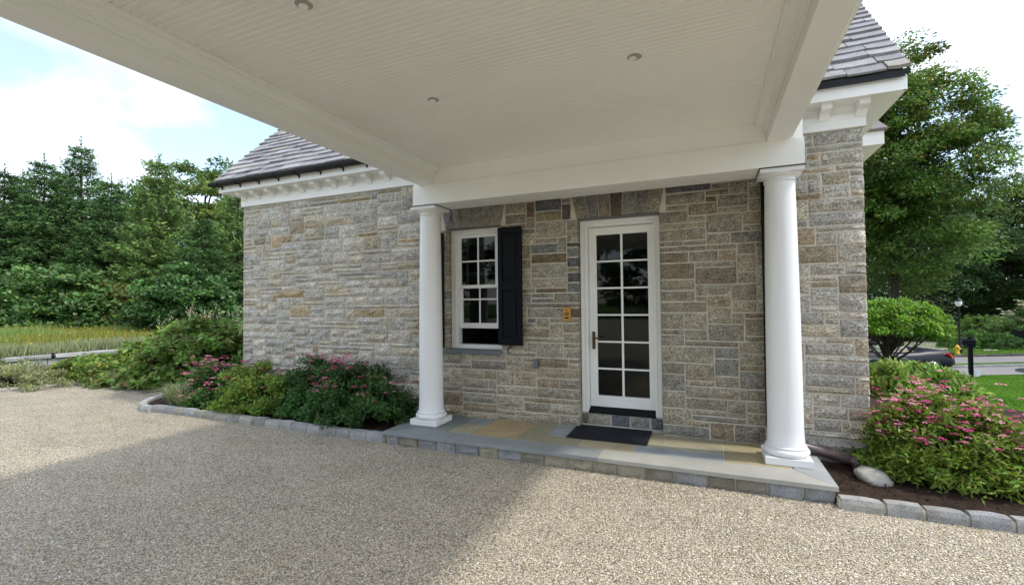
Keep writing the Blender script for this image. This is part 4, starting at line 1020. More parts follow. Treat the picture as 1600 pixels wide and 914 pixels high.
strap('variegated_sedge', 'second smaller striped grass tuft beside the pink spirea', (-7.35, 4.62, 0.05), 260, 0.34, 0.012, (0.14, 0.20, 0.07), (0.45, 0.46, 0.26), 0.4, 0.5)
strap('lavender_tuft', 'grey green narrow-leaved tuft behind the striped grass', (-7.75, 5.15, 0.05), 420, 0.40, 0.011, (0.10, 0.14, 0.09), (0.2, 0.22, 0.2), 0.3, 0.7, cat='plant', lean=0.4)

# -- bed right of the step
bushy('spirea_bush', 'big rounded spirea covered in pink flower heads right of the house corner', 'bush', (1.87, 5.14, 0.05), (0.62, 0.47, 0.67), 20000, 0.056, 0.019, (0.15, 0.235, 0.03), clumps=210, clump_r=0.115, flowers=(340, 0.031, PINK + [(0.8, 0.36, 0.5)], 0.52), alt=(0.17, 0.20, 0.035), altp=0.25, bottom=0.13, amp=0.09, shell=0.6)
bushy('spirea_bush', 'yellowing spirea with few flowers at the right edge behind the pale curb', 'bush', (2.62, 5.15, 0.05), (0.50, 0.46, 0.44), 13000, 0.052, 0.018, (0.14, 0.17, 0.03), clumps=100, clump_r=0.12, flowers=(26, 0.030, PINK, 0.5), alt=(0.27, 0.21, 0.05), altp=0.3, bottom=0.12, amp=0.2)
bushy('rhododendron', 'glossy long-leaved rhododendron with some yellow leaves behind the pink spirea', 'bush', (*spot(1447, 8.2), -0.25), (0.72, 0.85, 0.68), 8500, 0.11, 0.032, (0.15, 0.25, 0.04), M_gloss, (0.42, 0.30, 0.07), 0.04, clumps=150, clump_r=0.18, up=0.35, dirup=0.7, amp=0.15, bottom=0.15)
bushy('rhododendron', 'second rhododendron close by the corner of the stone wall', 'bush', (*spot(1382, 7.6), -0.15), (0.55, 0.8, 0.80), 5000, 0.11, 0.032, (0.15, 0.24, 0.04), M_gloss, (0.42, 0.28, 0.07), 0.06, clumps=80, clump_r=0.17, up=0.35, dirup=0.7, amp=0.15, bottom=0.15)

# -- far side of the drive, left
def G(px, d, z=0.0): x, y = spot(px, d); return (x, y, z)
def low(name, label, px, d, rad, n, leaf, wid, col, **k): return bushy(name, label, 'bush', G(px, d), rad, n, leaf, wid, col, **k)
low('hydrangea_bush', 'big leafy hydrangea hanging over the far curb beside the house corner', 322, 9.7, (1.25, 1.0, 1.22), 8000, 0.14, 0.08, (0.12, 0.20, 0.04), alt=(0.20, 0.15, 0.06), altp=0.1, clumps=110, clump_r=0.24, amp=0.2, bottom=0.12)
low('hydrangea_bush', 'second leafy hydrangea to the left of it with more yellow leaves', 262, 9.9, (0.85, 0.9, 0.95), 4500, 0.14, 0.08, (0.15, 0.22, 0.045), alt=(0.22, 0.17, 0.07), altp=0.12, clumps=80, clump_r=0.22, amp=0.2, bottom=0.12)
low('creeping_shrub', 'silvery green low mound in the left corner in front of the stone wall', 30, 9.5, (1.35, 0.85, 0.42), 9000, 0.065, 0.022, (0.20, 0.22, 0.09), clumps=130, clump_r=0.16, amp=0.15, bottom=0.08, alt=(0.32, 0.32, 0.18), altp=0.25)
low('creeping_shrub', 'yellow green broad-leaved low shrub in the middle of the far bed', 148, 10.1, (1.15, 0.8, 0.56), 6500, 0.085, 0.055, (0.11, 0.19, 0.03), clumps=100, clump_r=0.18, amp=0.15, alt=(0.26, 0.27, 0.05), altp=0.25, bottom=0.08)
low('creeping_shrub', 'low pale green mat between the yellow green shrub and the hydrangea', 205, 9.6, (0.95, 0.6, 0.36), 5000, 0.07, 0.03, (0.14, 0.20, 0.06), clumps=90, clump_r=0.14, amp=0.15, alt=(0.26, 0.28, 0.12), altp=0.3, bottom=0.08)
low('creeping_shrub', 'dark green low shrub at the left edge under the stone wall', -60, 10.0, (1.1, 0.8, 0.55), 5000, 0.08, 0.03, (0.07, 0.13, 0.03), clumps=90, clump_r=0.16, amp=0.15, bottom=0.08)

# low dry-stone retaining wall
rw = thing('retaining_wall', 'low grey stone retaining wall holding up the wildflower meadow', 'wall', (-15.7, 5, 0))
wp = [(-16.3, -3.0), (-15.9, 1.5), (-15.69, 5.43), (-15.6, 7.31), (-15.2, 9.2), (-14.4, 11.5)]
def along(pts, s):
    P_ = [Vector(p) for p in pts]
    for a, b in zip(P_[:-1], P_[1:]):
        l = (b - a).length
        if s <= l: return a + (b - a) * (s / l), (b - a).normalized()
        s -= l
    return P_[-1], (P_[-1] - P_[-2]).normalized()
def wall_run():
    tot = sum((Vector(b) - Vector(a)).length for a, b in zip(wp[:-1], wp[1:]))
    for (z0, z1, name, w0, L0, push) in ((0.0, 0.13, 'wall_stone', 0.3, 0.45, 0), (0.135, 0.30, 'wall_stone', 0.3, 0.42, 0), (0.305, 0.385, 'cap_stone', 0.36, 0.7, 0.02)):
        s = 0
        while s < tot:
            L = L0 * rnd.uniform(0.7, 1.3); p, d = along(wp, min(s + L / 2, tot)); nn = Vector((d.y, -d.x))
            c = jit((0.36, 0.355, 0.36)); hl = L / 2 - 0.008; v = []
            for (u, a, z) in [(-hl, -w0 / 2, z0), (hl, -w0 / 2, z0), (hl, w0 / 2 + push, z0), (-hl, w0 / 2 + push, z0), (-hl, -w0 / 2, z1), (hl, -w0 / 2, z1), (hl, w0 / 2 + push, z1), (-hl, w0 / 2 + push, z1)]:
                q = p + d * u + nn * (a + rnd.uniform(-.012, .012)); v.append((q.x + 15.7, q.y - 5, z + rnd.uniform(-.006, .006)))
            mb = MB(); mb.add(v, [(3, 2, 1, 0), (4, 5, 6, 7), (0, 1, 5, 4), (1, 2, 6, 5), (2, 3, 7, 6), (3, 0, 4, 7)], c); mb.build(name, M_curb, rw); s += L
wall_run()
# meadow ground behind it, gently rising
def meadow():
    edge = [(-16.3, -12.0)] + wp + [(-13.0, 14), (-11.5, 18), (-11, 40)]
    v = []; f = []; n = len(edge)
    for k, off in enumerate((0.0, 4, 12, 30, 90)):
        for (x, y) in edge: v.append((x - off, y, (0.345, 0.42, 0.60, 0.9, 1.0)[k]))
    for k in range(4):
        for i in range(n - 1): f.append((k * n + i, k * n + i + 1, (k + 1) * n + i + 1, (k + 1) * n + i))
    me = bpy.data.meshes.new('meadow_ground'); me.from_pydata(v, [], f); me.update(); me.materials.append(M_soil)
    tag(link(bpy.data.objects.new('meadow_ground', me)), 'raised meadow ground behind the retaining wall', kind='structure')
    n = 60000
    d = 10.9 + 10.5 * R.random(n) ** 1.3; px = R.uniform(-60, 420, n)
    x = d * FW[0] + (px - 800) / F_PX * d * RT[0]; y = d * FW[1] + (px - 800) / F_PX * d * RT[1]
    ex = np.interp(y, [-3, 1.5, 5.43, 7.31, 9.2, 11.5, 14, 18], [-16.3, -15.9, -15.69, -15.6, -15.2, -14.4, -13, -11.5])
    k = x < ex - 0.12; x, y = x[k], y[k]; n = len(x); off = ex[k] - x; z = np.interp(off, [0, 4, 12, 30], [0.345, 0.42, 0.60, 0.9])
    patch = np.array([noise.noise(Vector((a * 0.45, b * 0.45, 0))) for a, b in zip(x, y)])
    h = (0.40 + 0.2 * patch) * R.uniform(0.6, 1.2, n)
    P = np.stack([x, y, z - 0.02], -1); D = nrm(np.stack([R.normal(0, 0.28, n), R.normal(0, 0.28, n), np.ones(n)], -1)); 
    N_ = nrm(np.stack([R.normal(0, 1, n), R.normal(0, 1, n), np.zeros(n)], -1))
    tt = tints(n, (0.24, 0.27, 0.05), 0.10, 0.28, (0.38, 0.31, 0.07), 0.2)
    kk = patch > 0.12; tt[kk] = tints(kk.sum(), (0.18, 0.25, 0.07), 0.08, 0.25)
    kk = off < 1.3; tt[kk] = tints(kk.sum(), (0.30, 0.33, 0.17), 0.08, 0.2)
    tag(quads('meadow_grass', leafquads(P, D, N_, h, R.uniform(0.012, 0.03, n), 0.1), M_grass, tt), 'yellow green feathery meadow growth above the stone wall', 'meadow', kind='stuff')
    k = R.choice(n, 280, replace=False); m_ = 280
    Pf = P[k] + D[k] * (h[k] * 1.0)[:, None]; Pf[:, 2] += 0.02
    V = leafquads(Pf, nrm(R.normal(0, 1, (m_, 3)) * np.array([1, 1, .3])), nrm(R.normal(0, .5, (m_, 3)) + np.array([0.3, -0.5, 0.8])), 0.05, 0.05)
    tag(quads('meadow_flowers', V, M_petal, tints(m_, (0.62, 0.45, 0.04), 0.05, 0.2, (0.6, 0.2, 0.03), 0.12)), 'small yellow and orange flowers dotted over the meadow', 'flowers', kind='stuff')
meadow()
strap('feather_grass', 'tall feathery seed heads left of the hydrangea tops', G(285, 12.5, 0.3), 300, 1.0, 0.014, (0.2, 0.22, 0.08), seeds=(24, (0.5, 0.42, 0.3)), spread=1.2, lean=0.35)
strap('feather_grass', 'tall feathery seed heads right above the hydrangea tops', G(345, 12.0, 0.3), 300, 1.0, 0.014, (0.2, 0.22, 0.08), seeds=(24, (0.5, 0.42, 0.3)), spread=1.2, lean=0.35)
sl_ = thing('path_light', 'small black path light standing on the retaining wall', 'path light', (*spot(84, 10.98), 0.386))
b = MB(); b.tube([(0, 0, 0), (0, 0, 0.13)], 0.03, 8); b.build('post', M_gutter, sl_); b = MB(); b.lathe([(0.05, 0.13), (0.045, 0.145), (0.01, 0.165)], 0, 0, 12); b.build('cap', M_bronze, sl_)

# big broadleaf bushes behind the meadow
bushy('viburnum_bush', 'huge rounded dark green shrub behind the meadow on the far left', 'bush', G(95, 20.5, 0.55), (3.1, 2.4, 3.1), 19000, 0.20, 0.13, (0.060, 0.125, 0.030), M_gloss, (0.16, 0.22, 0.05), 0.14, clumps=220, clump_r=0.5, amp=0.2, bottom=0.1, flat=0.45, up=0.6)
bushy('viburnum_bush', 'huge rounded dark green shrub behind the meadow nearest the house', 'bush', G(287, 19.5, 0.55), (2.4, 2.0, 2.85), 16000, 0.18, 0.12, (0.050, 0.115, 0.028), M_gloss, (0.12, 0.2, 0.05), 0.12, clumps=170, clump_r=0.45, amp=0.15, bottom=0.08, flat=0.45, up=0.6)
bushy('viburnum_bush', 'lower yellowish shrub squeezed between the two huge dark ones', 'bush', G(192, 21.5, 0.55), (1.6, 1.4, 2.7), 9000, 0.18, 0.11, (0.11, 0.15, 0.035), M_leaf, (0.18, 0.15, 0.05), 0.2, clumps=110, clump_r=0.42, amp=0.2, bottom=0.08, flat=0.45)
bushy('viburnum_bush', 'smaller dark shrub cut by the left edge of the photo', 'bush', G(-10, 18.5, 0.5), (1.5, 1.5, 1.5), 7000, 0.16, 0.09, (0.06, 0.12, 0.035), M_leaf, clumps=90, clump_r=0.4, amp=0.2, bottom=0.08)

# ------------------------------------------------ conifers
def spruce_mesh(h, rb, n_wh, seed, col):
    """returns (needle quads, tint), wood MB for a spruce of height h"""
    rg = np.random.default_rng(seed); V = []; T = []; wood = MB()
    wood.tube([(0, 0, 0), (0.02, 0.01, h * 0.5), (0, 0, h)], [h * 0.018, h * 0.010, 0.008], 7)
    for w_ in range(n_wh):
        t = (w_ + rg.uniform(-0.3, 0.3)) / n_wh; z = h * (0.04 + 0.94 * t); 
        rad = rb * (1 - t) ** 0.95 * rg.uniform(0.85, 1.12) + 0.16
        nb = int(5 + 7 * (1 - t)); a0 = rg.uniform(0, 6.28)
        for k in range(nb):
            a = a0 + 6.28 * k / nb + rg.uniform(-0.25, 0.25); L = rad * rg.uniform(0.72, 1.18)
            dr = np.array([math.cos(a), math.sin(a), 0]); sd = np.array([-math.sin(a), math.cos(a), 0])
            bt = rg.uniform(0.75, 1.3); rise = 0.55 * t + rg.uniform(-0.05, 0.1)                 # upper branches point up
            m_ = max(5, int(L / 0.13)); s = np.linspace(0.1, 1, m_)
            pz = z + L * (rise * s - (0.30 * (1 - t)) * s + 0.25 * s ** 2.5 * (1 - 0.5 * t))
            pc = dr[None] * (L * s)[:, None]; pc[:, 2] = pz
            if L > 0.8 and k % 2 == 0: wood.tube([(0, 0, z), tuple(pc[m_ // 2]), tuple(pc[-1])], [0.02 + 0.01 * L / 3, 0.015, 0.006], 4, cap=False)
            # side twigs
            for j in range(m_):
                if s[j] < 0.25 and t < 0.8: continue
                tl = (0.22 + 0.38 * L * (1 - s[j]) * 0.6 + 0.10) * rg.uniform(0.7, 1.2)
                for sg in (-1, 1):
                    di = dr * 0.75 + sd * sg * 0.85 + np.array([0, 0, rg.uniform(-0.35, 0.12)]); di /= np.linalg.norm(di)
                    q = max(2, int(tl / 0.12)); u = np.linspace(0.0, 0.8, q)
                    base = pc[j][None] + di[None] * (tl * u)[:, None]
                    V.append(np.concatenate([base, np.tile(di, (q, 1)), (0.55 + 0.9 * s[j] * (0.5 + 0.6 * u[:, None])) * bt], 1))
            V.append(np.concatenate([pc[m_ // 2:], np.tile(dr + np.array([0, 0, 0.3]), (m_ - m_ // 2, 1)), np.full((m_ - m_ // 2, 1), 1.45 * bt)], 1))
    # leader
    zz = np.linspace(h * 0.93, h * 1.02, 12); V.append(np.concatenate([np.stack([0 * zz, 0 * zz, zz], 1), np.tile(np.array([0, 0, 1.0]), (12, 1)), np.ones((12, 1))], 1))
    A = np.concatenate(V); P, D = A[:, :3], nrm(A[:, 3:6]); n = len(P)
    Q = []; TT = []
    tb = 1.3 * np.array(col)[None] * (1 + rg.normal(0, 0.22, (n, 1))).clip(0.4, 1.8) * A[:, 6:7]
    for r_ in range(3):
        nn = nrm(rg.normal(0, 1, (n, 3))); D2 = nrm(D + rg.normal(0, 0.42, (n, 3)))
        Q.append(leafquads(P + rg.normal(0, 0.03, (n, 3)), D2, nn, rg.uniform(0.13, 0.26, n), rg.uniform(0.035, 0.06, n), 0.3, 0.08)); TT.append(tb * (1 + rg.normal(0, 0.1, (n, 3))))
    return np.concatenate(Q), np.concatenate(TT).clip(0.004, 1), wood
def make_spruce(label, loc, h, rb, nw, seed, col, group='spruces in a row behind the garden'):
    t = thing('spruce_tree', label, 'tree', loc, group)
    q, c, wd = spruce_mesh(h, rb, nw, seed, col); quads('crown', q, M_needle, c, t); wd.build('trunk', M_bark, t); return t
def dup(root, loc, rz, s, label):
    r = root.copy(); C.objects.link(r); r.location = loc; r.rotation_euler = (0, 0, rz); r.scale = s; r['label'] = label
    for ch in root.children:
        c = ch.copy(); C.objects.link(c); c.parent = r
    return r
HS = 10.6
sp1 = make_spruce('tallest spruce, its pointed top standing clear of the row on the left', G(124, 26.5, 0.6), HS, 2.8, 27, 3, (0.062, 0.118, 0.036))
sp2 = make_spruce('yellow green spruce with a bare brown leader, right of the tall one', G(247, 24.5, 0.6), 8.9, 3.0, 24, 5, (0.105, 0.165, 0.045))
def sprc(px, topy, d, src, h0, rz, wide, label):
    zt = zat(px, topy, d); k = (zt - 0.6) / h0; dup(src, G(px, d, 0.6), rz, (wide, wide, k), label)
sprc(66, 246, 25.0, sp1, HS, 1.1, 1.0, 'dark spruce with a ragged top, just left of the tallest one')
sprc(4, 262, 24.0, sp1, HS, 2.6, 1.0, 'dark spruce cut by the left edge of the photo')
sprc(172, 278, 25.5, sp1, HS, 4.0, 0.95, 'shorter dark spruce filling the gap right of the tallest one')
sprc(372, 282, 24.0, sp2, 8.9, 2.0, 0.85, 'spruce half hidden by the left corner of the stone house')
sprc(318, 338, 22.0, sp1, HS, 5.0, 0.8, 'small dark spruce in front of the row near the house corner')
sprc(100, 262, 28.5, sp1, HS, 0.4, 1.05, 'dark spruce peeking out behind the gap between the two leftmost tops')
sprc(32, 270, 28.0, sp1, HS, 3.4, 1.1, 'spruce behind the leftmost pair with only its tip showing')
sprc(215, 300, 28.0, sp1, HS, 2.2, 1.1, 'dark spruce in the second row behind the yellow green one')

# ------------------------------------------------ broadleaf trees
def tree(name, label, loc, h, rad, base, n, leaf, wid, col, clumps=160, clump_r=0.6, alt=None, altp=0.0, trunk=0.25, M=None, bark=None, flat=0.5, amp=0.3, group=None, shell=0.35,
         vv=0.25, limbs=40, clv=0.2, droop=0.2, topalt=None, seed=None, fork=0.35, lowest=-1.0, limb_r=None):
    """trunk and real limbs up to every third clump; crown = leaf clumps in a lumpy ellipsoid with gaps"""
    global R
    R = np.random.default_rng(zlib.crc32(label.encode()) + (seed or 0))
    t = thing(name, label, 'tree', loc, group); env = lobes(14, amp)
    cz = base + (h - base) / 2; rz = (h - base) / 2
    d = nrm(R.normal(0, 1, (clumps, 3))); d = d[d[:, 2] > lowest]; m_ = len(d)
    rr = (shell + (1 - shell) * R.random(m_) ** 0.55) * env(d); cc = d * rr[:, None] * np.array([rad, rad, rz]); cc[:, 2] += cz
    ci = R.integers(0, m_, n); cs = R.uniform(0.6, 1.35, m_)[ci][:, None] * clump_r
    off = nrm(R.normal(0, 1, (n, 3))) * R.random((n, 1)) ** 0.5 * cs; off[:, 2] *= flat
    # droop of each clump's rim
    off[:, 2] -= (np.linalg.norm(off[:, :2], axis=1) ** 2) / clump_r * 0.25
    P = cc[ci] + off
    N_ = nrm(R.normal(0, 0.5, (n, 3)) + np.array([0, 0, 1.0])); D = nrm(np.concatenate([off[:, :2], R.normal(0, 0.2, (n, 1)) * clump_r], 1) + R.normal(0, 0.25, (n, 3)) * clump_r)
    N_ = nrm(N_ - D * np.sum(N_ * D, -1, keepdims=True))
    tt = tints(n, col, 0.1, vv, alt, altp) * (1 + R.normal(0, clv, m_))[ci][:, None].clip(0.5, 1.6)
    if topalt is not None:
        k = R.random(n) < np.clip((P[:, 2] - topalt[2]) / (h - topalt[2]), 0, 1) * topalt[1]; tt[k] = tints(k.sum(), topalt[0], 0.1, 0.2)
    quads('crown', leafquads(P, D, N_, leaf * R.uniform(0.6, 1.25, n), wid * R.uniform(0.7, 1.2, n), 0.15, droop), M or M_leaf, tt, t)
    wb = MB(); fz = base + (h - base) * fork
    axis = [(0, 0, -0.15), (0.05 * trunk, 0.03, base * 0.5), (0.1 * trunk, 0, fz * 0.7), (0.0, 0.1 * trunk, fz), (0.1, 0, cz + rz * 0.4)]
    wb.tube(axis, [trunk * 1.35, trunk, trunk * 0.8, trunk * 0.6, trunk * 0.12], 9)
    for i in R.choice(m_, min(limbs, m_), replace=False):
        e = cc[i]; z0 = base * 0.7 + (min(max(e[2], base), cz + rz * 0.3) - base * 0.7) * rnd.uniform(0.4, 0.9)
        b_ = np.array([0, 0, z0]); v_ = e - b_; L = np.linalg.norm(v_); lr = limb_r or trunk * 0.30
        m1 = b_ + v_ * 0.35 + np.array([0, 0, 0.07 * L]) + R.normal(0, 0.03, 3) * L; m2 = b_ + v_ * 0.7 + np.array([0, 0, 0.06 * L]) + R.normal(0, 0.03, 3) * L
        wb.tube([b_, m1, m2, e], [lr, lr * 0.7, lr * 0.4, lr * 0.12], 5, cap=False)
        for _ in range(2):
            q = m2 + R.normal(0, 1, 3) * clump_r * np.array([1, 1, 0.4]); wb.tube([m1 if _ else m2, (m2 + q) / 2, q], [lr * 0.35, lr * 0.22, lr * 0.06], 4, cap=False)
    wb.build('trunk', bark or M_bark, t); return t
# left, behind the spruces
tree('oak_tree', 'light green broadleaf tree rising behind the spruces nearest the house', G(318, 36, 0.8), zat(318, 243, 36) - 0.8, 4.2, 2.5, 17000, 0.30, 0.17, (0.11, 0.175, 0.04), 190, 0.75, trunk=0.3, amp=0.25)
tree('oak_tree', 'darker bluish green broadleaf tree behind the spruces further left', G(212, 40, 0.8), zat(212, 262, 40) - 0.8, 4.2, 2.5, 13000, 0.30, 0.17, (0.07, 0.14, 0.05), 170, 0.75, trunk=0.3, amp=0.25)
tree('oak_tree', 'pale green broadleaf tree just above the left roof corner', G(385, 33, 0.8), zat(385, 272, 33) - 0.8, 3.6, 2.0, 13000, 0.28, 0.16, (0.13, 0.18, 0.04), 150, 0.7, trunk=0.3, amp=0.25)
tree('oak_tree', 'broadleaf tree far behind the leftmost spruces', G(60, 42, 0.8), zat(60, 300, 42) - 0.8, 5.5, 1.5, 12000, 0.32, 0.2, (0.06, 0.12, 0.04), 150, 0.9, trunk=0.3, amp=0.2)

# unseen trees added behind the viewer to darken what the door panes mirror
for k_, (x_, y_) in enumerate(((-32, -38), (-18, -41), (-5, -42), (8, -42), (21, -40))):
    tree('maple_tree', 'dense green tree in the row across the driveway, mirrored in the door panes', (x_, y_, 0), 12 + (k_ % 2) * 2, 7.4, 0.1, 9000, 0.6, 0.4, (0.05, 0.09, 0.03), 120, 1.3, trunk=0.3, amp=0.2, limbs=10, seed=k_, group='unseen trees added to darken the door reflections')
# ---- right side
def TZat(px, d): 
    x, y = spot(px, d); return float(terrain(np.array(x), np.array(y)))
def GT(px, d, dz=0.0): x, y = spot(px, d); return (x, y, TZat(px, d) + dz)
z0 = TZat(1395, 22)
tree('maple_tree', 'tall broadleaf tree with thin airy top turning orange, right of the roof corner', GT(1398, 22), (zat(1425, 70, 22) - z0) * 1.04, 4.15, 2.3, 100000, 0.18, 0.09, (0.085, 0.155, 0.03), 520, 0.70, (0.19, 0.25, 0.05), 0.16, trunk=0.17, amp=0.22, limbs=70, shell=0.2, limb_r=0.045, fork=0.6, topalt=((0.38, 0.24, 0.03), 0.11, 6.0), lowest=-1.0, clv=0.25)
tree('maple_tree', 'broad dark green tree spreading to the right edge of the photo', GT(1585, 38), zat(1585, 262, 38) - TZat(1585, 38), 7.6, 2.6, 60000, 0.26, 0.14, (0.060, 0.105, 0.028), 380, 1.0, (0.15, 0.17, 0.035), 0.15, trunk=0.25, limb_r=0.06, amp=0.3, limbs=70, clv=0.25)
tree('maple_tree', 'deep green tree with low boughs behind the small domed tree', GT(1462, 37), zat(1462, 330, 37) - TZat(1462, 37), 6.4, 2.6, 40000, 0.21, 0.12, (0.040, 0.080, 0.025), 260, 0.85, trunk=0.3, amp=0.3, limbs=50)
tree('maple_tree', 'deep green tree filling the background right behind the stone corner', GT(1350, 33), zat(1350, 300, 33) - TZat(1350, 33), 5.5, 1.2, 20000, 0.22, 0.12, (0.032, 0.065, 0.02), 180, 0.9, trunk=0.3, amp=0.3, limbs=30)
tree('maple_tree', 'dark green tree at the right edge behind the yellow topped one', GT(1640, 40), zat(1640, 300, 40) - TZat(1640, 40), 7, 1.5, 22000, 0.28, 0.15, (0.04, 0.08, 0.025), 200, 1.1, trunk=0.3, amp=0.3, limbs=30)
tree('maple_tree', 'olive green tree behind the street lamp', GT(1505, 44), zat(1505, 392, 44) - TZat(1505, 44), 6, 0.8, 18000, 0.26, 0.14, (0.07, 0.11, 0.03), 180, 1.0, trunk=0.25, amp=0.3, limbs=30)
tree('dogwood_tree', 'spreading tree whose flat top is turning yellow at the right edge', GT(1592, 37), zat(1592, 455, 37) - TZat(1592, 37), 3.1, 1.5, 12000, 0.20, 0.11, (0.045, 0.085, 0.025), 130, 0.6, trunk=0.2, amp=0.2, limbs=24, topalt=((0.42, 0.36, 0.04), 0.95, 3.4))
# small domed tree on the lawn
zb = TZat(1398, 11.0); hh = zat(1412, 459, 11.0) - zb
def dome():
    global R
    R = np.random.default_rng(5)
    t = thing('domed_tree', 'small bright green dome-shaped tree with dark spreading branches in front of the car', 'tree', (*spot(1385, 11.0), zb))
    n = 15500; c0 = np.array([0.10, 0.05, hh - 0.92]); r_ = np.array([1.02, 1.02, 0.80]); m_ = 150
    env = lobes(12, 0.12)
    d = nrm(R.normal(0, 1, (m_, 3))); d[:, 2] = np.abs(d[:, 2]) + 0.10; d[(d[:, 0] > 0.5) & (d[:, 2] < 0.45), 2] -= 0.22; d = nrm(d); rr = (0.80 + 0.2 * R.random(m_) ** 0.5) * env(d); cc = c0 + d * rr[:, None] * r_
    ci = R.integers(0, m_, n); off = nrm(R.normal(0, 1, (n, 3))) * R.random((n, 1)) ** 0.5 * 0.17; off[:, 2] *= 0.5; P = cc[ci] + off
    N_ = nrm(R.normal(0, 0.45, (n, 3)) + np.array([0, 0, 1.0]) + d[ci] * 0.4); D = nrm(off + R.normal(0, 0.06, (n, 3))); N_ = nrm(N_ - D * np.sum(N_ * D, -1, keepdims=True))
    tt = tints(n, (0.125, 0.25, 0.025), 0.08, 0.22, (0.22, 0.33, 0.04), 0.2) * (1 + R.normal(0, 0.15, m_))[ci][:, None]
    quads('crown', leafquads(P, D, N_, R.uniform(0.05, 0.10, n), R.uniform(0.03, 0.05, n), 0.15, 0.2), M_leaf, tt, t)
    wb = MB(); wb.tube([(0, 0, -0.1), (0.01, 0, hh * 0.28), (-0.02, 0, hh * 0.5), (0.02, 0, hh * 0.62)], [0.085, 0.068, 0.062, 0.04], 9)
    for i in range(46):
        e = cc[rnd.randrange(m_)]; z_ = hh * rnd.uniform(0.22, 0.55); b_ = np.array([0, 0, z_]); v_ = e - b_; L = np.linalg.norm(v_)
        m1 = b_ + v_ * 0.4 + np.array([0, 0, -0.02 * L]) + R.normal(0, .05, 3); m2 = b_ + v_ * 0.72 + R.normal(0, .05, 3)
        lr = rnd.uniform(0.018, 0.032); wb.tube([b_, m1, m2, e], [lr, lr * 0.7, lr * 0.45, 0.005], 5, cap=False)
    wb.build('trunk', M_bark, t)
dome()

# ------------------------------------------------ street strips
def strip(name, label, d0, d1, s0, s1, material, dz, slant=0.0, kind='structure', n=30):
    """band of ground seen across the view: d depth, s bearing px"""
    v = []; f = []
    for i in range(n + 1):
        px = s0 + (s1 - s0) * i / n
        for j, d in enumerate((d0, (d0 + d1) / 2, d1)):
            dd = d + slant * (px - 1550) / 100
            x, y = spot(px, dd); v.append((x, y, float(terrain(np.array(x), np.array(y))) + dz))
    for i in range(n):
        for j in range(2): a = i * 3 + j; f.append((a, a + 3, a + 4, a + 1))
    me = bpy.data.meshes.new(name); me.from_pydata(v, [], f); me.update(); me.materials.append(material)
    return tag(link(bpy.data.objects.new(name, me)), label, kind=kind)
strip('street', 'grey asphalt street crossing behind the front lawn', 16.3, 21.8, 1180, 2100, M_asphalt, 0.02, 0.25)
def curbrow(name, label, d, s0, s1, ht, pal, slant=0.25):
    pts = []
    for i in range(14):
        px = s0 + (s1 - s0) * i / 13; pts.append(spot(px, d + slant * (px - 1550) / 100))
    t = curb(name, label, pts, 0.45, 0.16, ht, pal)
    zt = TZat((s0 + s1) / 2, d); t.location.z = zt + 0.02; return t
curbrow('stone_curb', 'granite curb of the narrow grass strip in the middle of the street', 18.4, 1470, 1720, 0.10, ((0.2, 0.2, 0.2), (0.25, 0.25, 0.24)))
strip('median_grass', 'narrow grass strip along the middle of the street', 18.5, 19.2, 1470, 2000, M_soil, 0.09, 0.25)
curbrow('stone_curb', 'dark curb between the street and the far lawn', 21.85, 1470, 1720, 0.10, ((0.06, 0.05, 0.05), (0.09, 0.08, 0.07)))
strip('street', 'pale driveway opening beyond the dark car', 19.0, 33, 1340, 1478, mat('pale_concrete', (0.40, 0.37, 0.33), 0.9, 0.1, var=0.1), 0.035, 0.0)
strip('footpath', 'short pale path by the clipped hedges', 24.6, 25.8, 1534, 1556, mat('pale_path', (0.5, 0.46, 0.4), 0.9, 0.1), 0.03)

# lawn blades
def lawn(name, label, n, d0, d1, p0, p1, h, wdt, col, power=1.0):
    d = d0 + (d1 - d0) * R.random(n) ** power; px = R.uniform(p0, p1, n)
    x = d * FW[0] + (px - 800) / F_PX * d * RT[0]; y = d * FW[1] + (px - 800) / F_PX * d * RT[1]
    k = ~((x < 4.2) & (y < 8.8) & (y < 9.6 - 0.5 * (x - 2))) & ~((y < 6.0 - 0.23 * (x - 4.6)) ) & (x > 2.2)
    x, y = x[k], y[k]; n = len(x); z = terrain(x, y)
    P = np.stack([x, y, z], -1); D = nrm(np.stack([R.normal(0, 0.3, n), R.normal(0, 0.3, n), np.ones(n)], -1)); N_ = nrm(np.stack([R.normal(0, 1, n), R.normal(0, 1, n), 0 * x], -1))
    tag(quads(name, leafquads(P, D, N_, h * R.uniform(0.6, 1.2, n), wdt, 0.1), M_grass, tints(n, col, 0.07, 0.22, (0.2, 0.26, 0.05), 0.12) * (1 + 0.35 * np.array([noise.noise(Vector((a * 0.9, b * 0.35, 2))) for a, b in zip(x, y)]))[:, None]), label, 'grass', kind='stuff')
lawn('lawn_grass', 'bright green mown lawn sloping to the street', 80000, 6.2, 16.2, 1330, 1680, 0.055, 0.012, (0.095, 0.215, 0.02), 0.85)
lawn('lawn_grass', 'mown lawn on the far side of the street', 30000, 22.1, 36, 1330, 1680, 0.07, 0.04, (0.10, 0.20, 0.025), 1.0)

